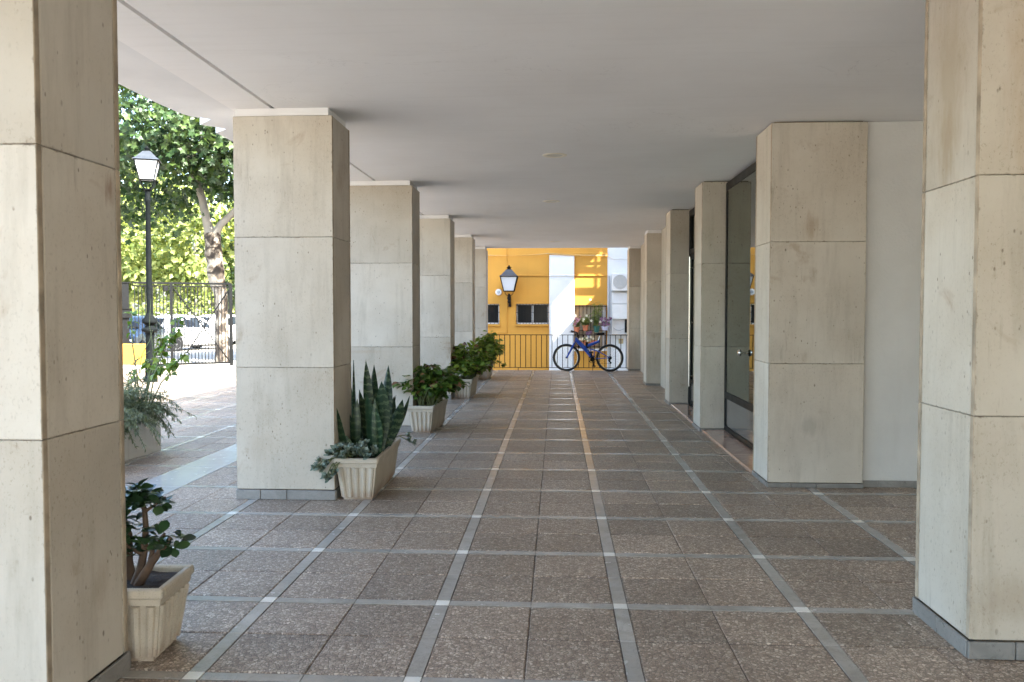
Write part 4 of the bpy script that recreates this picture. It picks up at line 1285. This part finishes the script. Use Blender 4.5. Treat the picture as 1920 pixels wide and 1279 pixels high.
# a few bare drooping twigs over the yellow wall
for s in ([(240, 700), (246, 668), (262, 640), (268, 620)], [(222, 690), (245, 672), (262, 660)], [(270, 690), (268, 650), (262, 610), (266, 560)]):
    stm.tube([P8(x, y) for x, y in s], 0.004, 4)
tag(stm.build('stem', M['gstem'], iv, True), kind='stuff')

# flower pots on the barred window -----------------------------------
def flowerpot(label, x, z, r, h, potmat, flmat, fh, fr, nleaf, nfl, seed, box=None, dy=-0.16):
    rg = random.Random(seed)
    t = thing('potted_flower', label, 'flower pot', (x, YW+dy, z), 0, 'flower pots hung on the window bars')
    if box: 
        m = MB(); m.frustum((-box+.03, box-.03, -0.07, 0.07), 0, (-box, box, -0.09, 0.09), h); m.cbox(-box-.01, box+.01, -0.10, 0.10, h+0.001, h+0.025, 0.004)
        m.build('pot', potmat, t)
    else:
        MB().lathe([(r*0.68, 0), (r*0.92, h*0.8), (r*1.05, h*0.81), (r*1.08, h), (r*0.9, h), (r*0.85, h*0.9)], 18).build('pot', potmat, t, True)
    lf, fl, stm = MB(), MB(), MB()
    for k in range(nleaf):
        a = rg.uniform(0, 2*PI); q = math.sqrt(rg.random()); u = rg.random()
        w = (box or r)*0.8 + (fr-(box or r)*0.8)*u
        p = Vector((w*q*math.cos(a), min(0.12, 0.6*fr*q*math.sin(a)), h + fh*u*rg.uniform(0.5, 1) - 0.10*q*u))
        put(lf, leaf_raw(0.085, 0.045), p, orient((rg.uniform(-1, 1), rg.uniform(-1, 1), rg.uniform(-.4, .9))))
        if k % 8 == 0: stm.tube([(p.x*0.3, p.y*0.3, h*0.9), (p.x*0.7, p.y*0.7, (h+p.z)/2), tuple(p)], 0.004, 4)
    for k in range(nfl):
        a = rg.uniform(0, 2*PI); q = math.sqrt(rg.random())
        c = Vector((fr*q*math.cos(a), -0.05-0.4*fr*abs(math.sin(a)), h + fh*rg.uniform(0.1, 1.0)))
        for j in range(6):
            b_ = j*PI/3
            put(fl, leaf_raw(0.045, 0.036), c, orient((math.cos(b_), -0.5, math.sin(b_)), Vector((0, -1, 0))))
    if lf.v: tag(lf.build('foliage', M['sunny'], t, True, raw=True), kind='stuff')
    if stm.v: tag(stm.build('stem', M['gstem'], t), kind='stuff')
    if fl.v: tag(fl.build('bloom', flmat, t, True, raw=True), kind='stuff')
flowerpot('terracotta pot at the left edge of the barred window with pink flowers', 0.60, 0.80, 0.095, 0.17, M['terracotta'], M['pinkflower'], 0.34, 0.13, 90, 9, 1)
flowerpot('terracotta pot left of the window middle with cream flowers and pale green leaves', 0.86, 0.85, 0.10, 0.18, M['terracotta'], M['whiteflower'], 0.34, 0.22, 260, 4, 2)
flowerpot('dark green pot with tall feathery greenery in front of the window bars', 1.20, 0.80, 0.10, 0.20, M['greenpot'], M['whiteflower'], 0.85, 0.22, 330, 2, 3)
flowerpot('lilac hanging pot with purple leaves at the right edge of the window', 1.455, 0.86, 0.115, 0.13, M['lilac'], M['purpleflower'], 0.26, 0.18, 40, 26, 4)
flowerpot('small pot with lilac flowers low in the middle of the window', 0.97, 0.62, 0.06, 0.10, M['lilac'], M['purpleflower'], 0.10, 0.09, 24, 12, 5)
flowerpot('long terracotta trough with small white flowers at the foot of the window', 0.92, 0.385, 0.1, 0.15, M['terracotta'], M['whiteflower'], 0.12, 0.24, 90, 9, 6, box=0.27)

# ------------------------------------------------------------------ bicycle
bk = thing('bicycle', 'blue mountain bicycle with black tyres leaning by the railing', 'bicycle', (0, 20.36, 0))
def bp(cx, cy, dy=0.0): return Vector((0.221+(cx-292)*0.0014, dy, 0.336-(cy-1000)*0.0014))
HF, HR = bp(292, 1000), bp(1040, 1005)
for H_ in (HF, HR):
    wh = thing('wheel', None, None, H_); wh.parent = bk
    del_ = MB().torus((0, 0, 0), 0.302, 0.031, 'Y', 56, 10).build('tyre', M['rubber'], wh, True)
    MB().torus((0, 0, 0), 0.276, 0.010, 'Y', 56, 6).build('rim', M['chrome'], wh, True)
    s_ = MB()
    for k in range(28):
        a = 2*PI*k/28; b_ = a + (0.35 if k % 2 else -0.35)
        s_.tube([(0.02*math.cos(b_), 0.02*(1 if k % 4 < 2 else -1), 0.02*math.sin(b_)), (0.27*math.cos(a), 0, 0.27*math.sin(a))], 0.0012, 3, False)
    s_.build('spokes', M['chrome'], wh)
    MB().lathe([(0.012, -0.055), (0.022, -0.04), (0.016, -0.03), (0.016, 0.03), (0.022, 0.04), (0.012, 0.055)], 14, axis='Y').build('hub', M['black'], wh, True)
fm = MB()
head_t, head_b = bp(474, 655), bp(448, 720)
BB = bp(740, 1030)
fm.tube([head_b, head_t], 0.024, 10)
fm.tube([bp(462, 690), bp(560, 790), bp(660, 900), bp(735, 1015)], [0.044, 0.050, 0.046, 0.034], 10)
fm.tube([bp(655, 795), bp(740, 765), bp(850, 722)], [0.034, 0.038, 0.028], 10)
fm.tube([bp(590, 820), bp(660, 795)], [0.03, 0.026], 8)
fm.tube([bp(850, 745), bp(846, 700)], 0.020, 10)
fm.tube([BB+Vector((0, -0.05, 0)), BB+Vector((0, 0.05, 0))], 0.026, 12)
fm.build('frame', M['blue'], bk, True)
sa = MB()
for s in (-1, 1):
    sa.tube([bp(700, 850, s*0.02), bp(840, 890, s*0.05), bp(1035, 1000, s*0.062)], [0.013, 0.012, 0.009], 8)
    sa.tube([bp(790, 1018, s*0.025), bp(1035, 1005, s*0.062)], [0.012, 0.009], 8)
sa.tube([bp(705, 852), bp(745, 1010)], 0.014, 8); sa.tube([bp(775, 870), bp(765, 1000)], 0.010, 8)
sa.build('swing_arm', M['blue'], bk, True)
fk = MB()
fk.tube([bp(446, 722), bp(425, 765)], 0.018, 8)
for s in (-1, 1):
    fk.tube([bp(425, 760, s*0.055), bp(400, 805, s*0.055), bp(300, 1000, s*0.055)], [0.019, 0.026, 0.018], 8)
fk.tube([bp(423, 762, -0.07), bp(423, 762, 0.07)], 0.02, 8)
fk.build('fork', M['blue'], bk, True)
MB().tube([bp(645, 735), bp(640, 800), bp(655, 845)], [0.032, 0.036, 0.02], 10).build('shock', M['black'], bk, True)
MB().tube([bp(846, 705), bp(864, 620)], 0.014, 8).build('seat_post', M['chrome'], bk, True)
sd = MB()
for sgn in (1,):
    ring = []
    prof = [(778, 0.012, 0.012), (810, 0.02, 0.018), (850, 0.03, 0.024), (890, 0.052, 0.028), (925, 0.07, 0.03), (950, 0.062, 0.022)]
    for (cx, hw, hh) in prof:
        c = bp(cx, 590 if cx < 900 else 586)
        for k in range(10):
            a = 2*PI*k/10; sd.v.append((c.x, hw*math.cos(a), c.z + hh*math.sin(a)))
    for i in range(len(prof)-1):
        for k in range(10):
            a = i*10+k; b_ = i*10+(k+1) % 10; sd.f.append((a, b_, b_+10, a+10))
    sd.f.append(tuple(range(10))); e = (len(prof)-1)*10; sd.f.append(tuple(e+k for k in range(10)))
sd.build('saddle', M['black'], bk, True)
hb = MB()
hb.tube([bp(476, 650), bp(484, 590), bp(468, 565)], 0.015, 8)
hb.tube([bp(395, 548, -0.30), bp(440, 560, -0.16), bp(466, 566, -0.05), bp(466, 566, 0.05), bp(440, 560, 0.16), bp(425, 556, 0.30)], 0.011, 8)
hb.build('handlebar', M['black'], bk, True)
for s in (-1, 1):
    g0 = bp(395 if s < 0 else 425, 550, s*0.30)
    MB().tube([g0, g0+Vector((-0.035, s*0.10, 0.004))], 0.017, 8).build('grip', M['rubber'], bk, True)
    MB().tube([g0+Vector((0.01, -s*0.03, -0.01)), g0+Vector((-0.06, s*0.02, -0.018)), g0+Vector((-0.075, s*0.07, -0.022))], 0.006, 6).build('brake_lever', M['black'], bk, True)
ck = MB()
ck.torus((BB.x, -0.055, BB.z), 0.086, 0.007, 'Y', 32, 5)
ck.build('chainring', M['black'], bk, True)
ck = MB()
ck.lathe([(0.058, -0.060), (0.058, -0.044)], 20, (BB.x, 0, BB.z), 'Y')
for k in range(5):
    a = k*2*PI/5; ck.tube([(BB.x, -0.055, BB.z), (BB.x+0.083*math.cos(a), -0.055, BB.z+0.083*math.sin(a))], 0.009, 6)
tag(ck.build('spider', M['black'], bk, True), kind='stuff')
MB().tube([(BB.x, -0.075, BB.z), (BB.x-0.04, -0.08, BB.z+0.165)], 0.012, 8).build('crank_arm', M['black'], bk, True)
MB().tube([(BB.x, 0.075, BB.z), (BB.x+0.04, 0.08, BB.z-0.165)], 0.012, 8).build('crank_arm', M['black'], bk, True)
MB().cbox(BB.x-0.09, BB.x+0.01, -0.17, -0.09, BB.z+0.152, BB.z+0.178, 0.006).build('pedal', M['rubber'], bk)
MB().cbox(BB.x-0.01, BB.x+0.09, 0.09, 0.17, BB.z-0.178, BB.z-0.152, 0.006).build('pedal', M['rubber'], bk)
dr = MB()
dr.lathe([(0.045, -0.068), (0.045, -0.05), (0.03, -0.045)], 18, (HR.x, 0, HR.z), 'Y')
dr.tube([HR+Vector((0, -0.06, 0)), bp(1020, 1050, -0.06), bp(1052, 1088, -0.06)], [0.018, 0.02, 0.016], 8)
dr.lathe([(0.026, -0.067), (0.026, -0.055)], 12, tuple(bp(1052, 1088)), 'Y')
dr.build('derailleur', M['black'], bk, True)
ch = MB(); ch.tube([BB+Vector((0, -0.052, 0.088)), HR+Vector((0, -0.056, 0.03))], 0.004, 4); ch.tube([BB+Vector((0, -0.052, -0.088)), bp(1052, 1105, -0.06)], 0.004, 4)
ch.build('chain', M['black'], bk)
MB().tube([bp(750, 1060, 0.05), bp(752, 1235, 0.16)], 0.008, 6).build('kickstand', M['black'], bk)
cb = MB(); cb.tube([bp(470, 580, -0.08), bp(435, 620, -0.05), bp(455, 720, -0.03)], 0.004, 4); cb.tube([bp(470, 590, 0.05), bp(520, 720, 0.03), bp(650, 740, 0.03)], 0.004, 4)
cb.build('brake_cable', M['black'], bk)
bk.rotation_euler.x = R(-3)

# ------------------------------------------------------------------ gate, fence, low wall
GA = Vector((-10.9, 20.9)); GB = Vector((-8.74, 22.12)); gd = (GB-GA); GL = gd.length; ga = math.atan2(gd.y, gd.x)
gt = thing('iron_gate', 'dark iron sliding gate with crossed braces at the courtyard entrance', 'gate', (GA.x, GA.y, 0), ga)
MB().cbox(0.06, GL+0.02, -0.03, 0.03, 2.16, 2.21, 0.004).build('top_rail', M['black'], gt)
MB().cbox(0.06, GL-0.05, -0.02, 0.02, 2.09, 2.12, 0.003).build('inner_rail', M['black'], gt)
MB().cbox(0.06, GL-0.05, -0.025, 0.025, 0.05, 0.10, 0.004).build('bottom_rail', M['black'], gt)
gx = 0.99
for x, w in ((gx, 0.035), (GL-0.01, 0.045)):
    MB().cbox(x-w, x+w, -0.04, 0.04, 0.0, 2.158, 0.004).build('stile', M['black'], gt)
gb_ = MB().box(-0.0105, 0.0105, -0.0105, 0.0105, 0.10, 2.09).mesh('bar', M['black'])
x = 0.12
while x < GL-0.07:
    if abs(x-gx) > 0.05: link('bar', gb_, gt, (x, 0, 0))
    x += 0.0845
for a, c in (((gx+0.04, 2.07), (GL-0.06, 0.12)), ((gx+0.35, 0.35), (GL-0.06, 2.03))):
    MB().tube([(a[0], -0.03, a[1]), (c[0], -0.03, c[1])], 0.018, 6).build('brace', M['black'], gt)
MB().cbox(0.80, 0.92, -0.09, -0.035, 1.98, 2.10, 0.006).build('limit_switch', M['black'], gt)
pt = thing('gate_post', 'thick dark gate post between fence and gate', 'post', (-11.02, 20.86, 0), ga)
MB().cbox(-0.11, 0.11, -0.08, 0.08, 0, 2.17, 0.006).build('post', M['black'], pt)
MB().cbox(-0.08, 0.16, -0.10, 0.10, 2.171, 2.20, 0.004).build('cap_plate', M['black'], pt)
lb = thing('control_box', 'dark box fixed across the thick gate post', 'box', (-11.22, 20.72, 1.28), ga)
MB().cbox(-0.12, 0.42, -0.10, 0.03, 0, 0.23, 0.01).build('housing', M['black'], lb)
MB().cbox(-0.13, 0.43, -0.12, 0.03, 0.231, 0.25, 0.004).build('lid', M['frame'], lb)
fb = MB().box(-0.0105, 0.0105, -0.0105, 0.0105, 0.08, 2.12).mesh('bar', M['black'])
def fence(name, label, x0, y0, x1, y1):
    L = math.hypot(x1-x0, y1-y0); a = math.atan2(y1-y0, x1-x0)
    t = thing(name, label, 'fence', (x0, y0, 0), a)
    MB().cbox(0, L, -0.02, 0.02, 2.121, 2.16, 0.003).build('top_rail', M['black'], t)
    MB().cbox(0, L, -0.02, 0.02, 0.05, 0.079, 0.003).build('bottom_rail', M['black'], t)
    n = int(L/0.086)
    for k in range(n): link('bar', fb, t, (0.04+k*0.086, 0, 0))
    return t
fence('iron_fence', 'dark iron bar fence left of the thick gate post', -15.3, 20.86, -11.14, 20.86)
fence('iron_fence', 'short dark iron fence between the open end of the gate and the house', -8.66, 22.2, -8.02, 22.2)
lw = thing('low_wall', 'low ochre yellow wall with a white plinth in front of the fence', 'wall', (-15.0, 20.5, 0))
MB().cbox(0, 4.72, 0, 0.22, 0.10, 0.63, 0.01).build('wall', M['yellow'], lw)
MB().cbox(-0.02, 4.74, -0.02, 0.24, 0.0, 0.099, 0.008).build('plinth', M['white'], lw)

# ------------------------------------------------------------------ cars
def make_car(label, paint, loc, rz, group='cars parked beyond the gate'):
    t = thing('parked_car', label, 'car', loc, rz, group)
    # stations: x, z bottom, z top, half width, roof half width, belt z   (x=0 rear axle)
    S = [(-0.72, 0.36, 0.72, 0.66, 0.58, 0.66), (-0.66, 0.24, 0.90, 0.78, 0.66, 0.82), (-0.52, 0.20, 1.02, 0.83, 0.66, 0.93), (-0.22, 0.20, 1.33, 0.85, 0.57, 0.95), (0.10, 0.20, 1.44, 0.86, 0.56, 0.95),
         (0.70, 0.19, 1.49, 0.86, 0.57, 0.94), (1.25, 0.19, 1.46, 0.86, 0.57, 0.93), (1.60, 0.19, 1.36, 0.86, 0.58, 0.92), (2.15, 0.19, 1.02, 0.86, 0.68, 0.91), (2.40, 0.19, 0.95, 0.85, 0.70, 0.88),
         (2.85, 0.20, 0.86, 0.83, 0.68, 0.78), (3.10, 0.22, 0.76, 0.77, 0.62, 0.70), (3.20, 0.30, 0.62, 0.66, 0.54, 0.58)]
    def ring(s):
        x, zb, zt, hw, rw, bz = s
        h = [(0, zb), (hw*0.85, zb), (hw*0.98, zb+0.10), (hw, (zb+bz)/2+0.05), (hw*0.965, bz), (rw, zt-0.05), (rw*0.75, zt), (0, zt+0.012)]
        r = [(x, y, z) for y, z in h] + [(x, -y, z) for y, z in reversed(h[1:-1])]
        return r
    m = MB()
    rings = [ring(s) for s in S]; n = len(rings[0])
    for r in rings: m.v += r
    for i in range(len(S)-1):
        for k in range(n):
            a = i*n+k; b_ = i*n+(k+1) % n; m.f.append((a, b_, b_+n, a+n))
    m.f.append(tuple(range(n))); m.f.append(tuple((len(S)-1)*n+k for k in range(n)))
    m.build('body', paint, t, True)
    def lerp(x):
        for i in range(len(S)-1):
            if S[i][0] <= x <= S[i+1][0]:
                u = (x-S[i][0])/(S[i+1][0]-S[i][0]); return [a+(c-a)*u for a, c in zip(S[i], S[i+1])]
    def side_pt(x, v, s, off=0.008):
        _, zb, zt, hw, rw, bz = lerp(x)
        y0, z0, y1, z1 = hw*0.965, bz, rw, zt-0.05
        return (x, s*(y0+(y1-y0)*v+off), z0+(z1-z0)*v+off*0.4)
    for s in (-1, 1):
        for q in ([(-0.20, .06), (0.42, .06), (0.42, .93), (0.12, .90)], [(0.52, .06), (1.28, .06), (1.28, .90), (0.52, .93)], [(1.33, .06), (1.95, .07), (1.62, .62), (1.33, .90)]):
            g_ = MB(); P = [side_pt(x, v, s) for x, v in q]
            g_.add(P + [(p[0], p[1]-s*0.006, p[2]) for p in P], [(0,1,2,3), (7,6,5,4), (0,4,5,1), (1,5,6,2), (2,6,7,3), (3,7,4,0)])
            g_.build('side_window', M['carglass'], t)
        sk = MB(); sk.cbox(0.34, 2.10, s*0.855-0.012, s*0.855+0.012, 0.17, 0.225, 0.004); sk.build('sill', M['black'], t)
        MB().cbox(1.62, 1.74, s*0.97-0.07, s*0.97+0.07, 0.93, 1.06, 0.02).build('mirror', paint, t)
        for xw in (0.0, 2.45):
            wa = MB().lathe([(0.345, 0.0), (0.345, 0.012), (0.30, 0.014)], 28, (xw, s*0.862 - (0.0 if s > 0 else 0.012), 0.30), 'Y').build('wheel_arch', M['rubber'], t)
            w = thing('wheel', None, None, (xw, s*0.80, 0.295)); w.parent = t
            MB().lathe([(0.20, -0.10), (0.28, -0.10), (0.295, -0.08), (0.295, 0.08), (0.28, 0.10), (0.20, 0.10)], 28, axis='Y').build('tyre', M['rubber'], w, True)
            MB().lathe([(0.20, s*0.095), (0.205, s*0.105), (0.185, s*0.085), (0.06, s*0.075), (0.05, s*0.10), (0.01, s*0.10)], 24, axis='Y').build('rim', M['walu'], w, True)
            sl = MB()
            for k in range(6):
                a = k*PI/3; sl.lathe([(0.026, s*0.088), (0.026, s*0.093)], 8, (0.125*math.cos(a), 0, 0.125*math.sin(a)), 'Y')
            sl.build('rim_slot', M['black'], w)
    def top_patch(name, xs, hwf, off, mat):
        g_ = MB(); rows = []
        for x in xs:
            _, zb, zt, hw, rw, bz = lerp(x)
            for y in (-hwf*rw, 0, hwf*rw): g_.v.append((x + off[0], y, zt+off[1]+(0.012 if y == 0 else 0)))
        for i in range(len(xs)-1):
            for k in range(2): a = i*3+k; g_.f.append((a, a+1, a+4, a+3))
        o = g_.build(name, mat, t, True)
        sm = o.modifiers.new('s', 'SOLIDIFY'); sm.thickness = 0.006
    top_patch('rear_window', [-0.50, -0.40, -0.24, -0.20], 0.88, (-0.012, 0.012), M['carglass'])
    top_patch('windscreen', [1.62, 1.8, 2.0, 2.12], 0.92, (0.012, 0.012), M['carglass'])
    for s in (-1, 1):
        MB().cbox(-0.735, -0.60, s*0.66-0.14, s*0.66+0.12, 0.74, 0.86, 0.02).build('tail_light', M['redlens'], t)
        MB().cbox(2.98, 3.16, s*0.62-0.13, s*0.62+0.11, 0.60, 0.70, 0.02).build('headlight', M['opal'], t)
    MB().cbox(-0.745, -0.70, -0.26, 0.26, 0.52, 0.63, 0.004).build('number_plate', M['wplastic'], t)
    MB().cbox(-0.742, -0.62, -0.70, 0.70, 0.36, 0.43, 0.01).build('bumper_strip', M['black'], t)
    MB().cbox(3.17, 3.225, -0.45, 0.45, 0.36, 0.52, 0.01).build('grille', M['black'], t)
    return t
make_car('white hatchback parked just behind the gate, its rear and right side in view', M['carwhite'], (-16.25, 33.75, -0.2), R(64))
make_car('white car farther back, its roof showing above the hatchback by the gate', M['carwhite'], (-16.6, 39.0, -0.2), R(63))
make_car('dark blue car with its nose showing above the low yellow wall', M['carblue'], (-15.6, 30.6, -0.2), R(-80))
make_car('white car at the far left, half hidden behind the dark blue car', M['carwhite'], (-21.0, 38.5, -0.2), R(70))

# ------------------------------------------------------------------ trees
def lobed(L):
    """plane-tree leaf, five points"""
    P = []
    for k in range(11):
        a = -PI/2 + 2*PI*k/11
        r = L*0.5*(1.0 if k % 2 else 0.55)
        P.append((r*math.cos(a)*1.05, L*0.5+r*math.sin(a), 0.10*L*(abs(math.cos(a))-0.4)))
    P.append((0, L*0.45, 0.0))
    return P, [(k, (k+1) % 11, 11) for k in range(11)]
def simple_leaf(L):
    return [(0, 0, 0), (-L*0.38, L*0.45, 0.1*L), (0, L*0.5, -0.02*L), (L*0.38, L*0.45, 0.1*L), (0, L, -0.12*L)], [(0, 2, 1), (0, 3, 2), (1, 2, 4), (2, 3, 4)]
def crown(t, seed, c, rad, nclump, per, cl_r, raw_fn, L, mat, name='crown', zmin=None, hollow=0.35):
    rg = random.Random(seed); m = MB()
    raws = [raw_fn(L*q) for q in (0.75, 1.0, 1.25)]
    for k in range(nclump):
        while True:
            p = Vector((rg.uniform(-1, 1), rg.uniform(-1, 1), rg.uniform(-1, 1)))
            if hollow < p.length <= 1: break
        w = 1 + 0.18*math.sin(5*p.x+seed) + 0.15*math.sin(7*p.z+2*p.y)
        cc = Vector((p.x*rad[0]*w, p.y*rad[1]*w, p.z*rad[2])) + Vector(c)
        if zmin is not None:
            zm = zmin(cc.x) + 0.5*math.sin(cc.x*1.3)
            if cc.z < zm: cc.z = zm + rg.uniform(0, 1.2)
        rr = cl_r*rg.uniform(0.6, 1.25)
        outd = Vector((p.x, p.y, p.z+0.3)).normalized()
        for j in range(per):
            q = Vector((rg.gauss(0, 1), rg.gauss(0, 1), rg.gauss(0, 0.75)))*rr*0.5
            d = Vector((rg.uniform(-1, 1), rg.uniform(-1, 1), rg.uniform(-1.0, 0.25))) + outd*0.4
            put(m, rg.choice(raws), cc+q, orient(d, outd + Vector((rg.uniform(-.7, .7), rg.uniform(-.7, .7), rg.uniform(0, .8))), rg.uniform(-.8, .8)))
    return tag(m.build(name, mat, t, False, raw=True), kind='stuff')

pl = thing('plane_tree', 'big plane tree with flaking pale bark and a dark green crown behind the gate', 'tree', (-10.55, 26.0, -0.2))
tk = MB()
tk.tube([(-0.02, 0, -0.1), (-0.03, 0, 0.5), (-0.03, 0, 1.5), (-0.06, 0, 2.2), (-0.18, 0, 2.65), (-0.22, 0.01, 2.95), (-0.23, 0.02, 3.15), (-0.27, 0, 3.45), (-0.28, 0, 3.75), (-0.30, 0, 4.1)], [0.27, 0.20, 0.185, 0.20, 0.25, 0.275, 0.235, 0.275, 0.235, 0.26], 16)
tk.build('trunk', M['bark'], pl, True)
lb_ = MB()
lb_.tube([(-0.33, 0, 3.9), (-0.48, 0.0, 4.5), (-0.65, 0.1, 5.2), (-1.2, 0.3, 6.6), (-2.2, 0.2, 8.5)], [0.19, 0.135, 0.12, 0.10, 0.05], 10)
lb_.tube([(-0.28, 0, 3.9), (-0.05, 0, 4.35), (0.42, 0.05, 4.8), (1.2, 0.2, 5.6), (2.2, 0.4, 7.4)], [0.18, 0.115, 0.105, 0.09, 0.05], 10)
lb_.tube([(-1.2, 0.3, 6.5), (-0.4, 1.2, 8.0), (0.2, 1.6, 9.6)], [0.10, 0.08, 0.05], 8)
lb_.build('limb', m_plain('pale_limb_bark', (0.22, 0.20, 0.17), 0.85, nsc=3, var=0.25, bump=0.3, bsc=20), pl, True)
crown(pl, 3, (-1.6, 0.2, 8.4), (6.2, 4.8, 4.2), 330, 60, 1.15, lobed, 0.235, M['plane'], zmin=lambda x: 4.6 if x < -1.4 else 4.6 + 1.5*min(1, (x+1.4)/0.5))

def bg_tree(label, loc, h, r, seed, mat, L=0.34, ncl=70, per=34, name='tree', trunk=0.16, mb=None):
    t = thing(name, label, 'tree', loc, 0, 'sunlit trees beyond the street')
    MB().tube([(0, 0, -0.1), (0.1, 0, h*0.3), (-0.05, 0.1, h*0.55), (0.1, 0, h*0.85)], [trunk, trunk*0.8, trunk*0.6, trunk*0.25], 8).build('trunk', mb or M['bark2'], t, True)
    crown(t, seed, (0, 0, h*0.62), (r, r*0.9, h*0.38), ncl, per, r*0.34, simple_leaf, L, mat)
    return t
bg_tree('sunlit yellow green tree seen just left of the lamp post, above the fence', (-25.5, 47, -0.2), 8.0, 3.2, 11, M['sunny'], 0.36, 90)
bg_tree('sunlit light green tree with a thin pale trunk, right of the lamp post', (-20.2, 46, -0.2), 8.5, 2.8, 12, M['sunny'], 0.34, 80, trunk=0.2, mb=M['concrete'])
bg_tree('green tree behind the plane tree trunk', (-16.6, 48, -0.2), 9.0, 3.0, 13, M['plane'], 0.34, 80)
bg_tree('bright green tree at the far left of the street', (-31.0, 52, -0.2), 10.0, 3.8, 14, M['sunny'], 0.42, 80)
bg_tree('low round green tree behind the white cars', (-23.0, 55, -0.2), 7.0, 3.5, 15, M['plane'], 0.40, 80)
bg_tree('tall green tree far behind, filling the gap over the gate', (-19.0, 62, -0.2), 14.0, 5.0, 16, M['sunny'], 0.5, 100)
bg_tree('tall green tree far behind, over the yellow low wall', (-32.0, 64, -0.2), 13.0, 5.5, 17, M['sunny'], 0.5, 100)
bg_tree('green tree between the plane tree and the yellow house', (-12.5, 44, -0.2), 9.0, 2.8, 18, M['plane'], 0.34, 80)
hg = MB(); rg = random.Random(77); rw_ = simple_leaf(0.26)
for k in range(5200):
    x = rg.uniform(-40, -9); y = 43.5 + rg.uniform(-0.6, 0.6) + 0.08*(x+20); z = rg.uniform(-0.2, 1.9 + 0.35*math.sin(x*0.9) + 0.25*math.sin(x*2.3))
    put(hg, rw_, (x, y, z), orient((rg.uniform(-1, 1), rg.uniform(-1, .3), rg.uniform(-.6, .6)), Vector((0, -.6, 1)), rg.uniform(-.8, .8)))
tag(hg.build('hedge', M['sunny'], raw=True), 'long sunlit hedge running behind the parked cars', 'hedge', kind='stuff')
wd = MB(); rw2 = simple_leaf(0.8)
for k in range(9000):
    x = rg.uniform(-75, -5); y = 80 + rg.uniform(-3, 6); z = -0.2 + rg.random()**0.8*(13 + 3*math.sin(x*0.25) + 2*math.sin(x*0.6))
    put(wd, rw2, (x, y, z), orient((rg.uniform(-1, 1), rg.uniform(-1, .3), rg.uniform(-.6, .6)), Vector((0, -.6, 1)), rg.uniform(-.8, .8)))
tag(wd.build('woodland', M['sunny'], raw=True), 'far sunlit woodland closing the view beyond the street', 'woodland', kind='stuff')
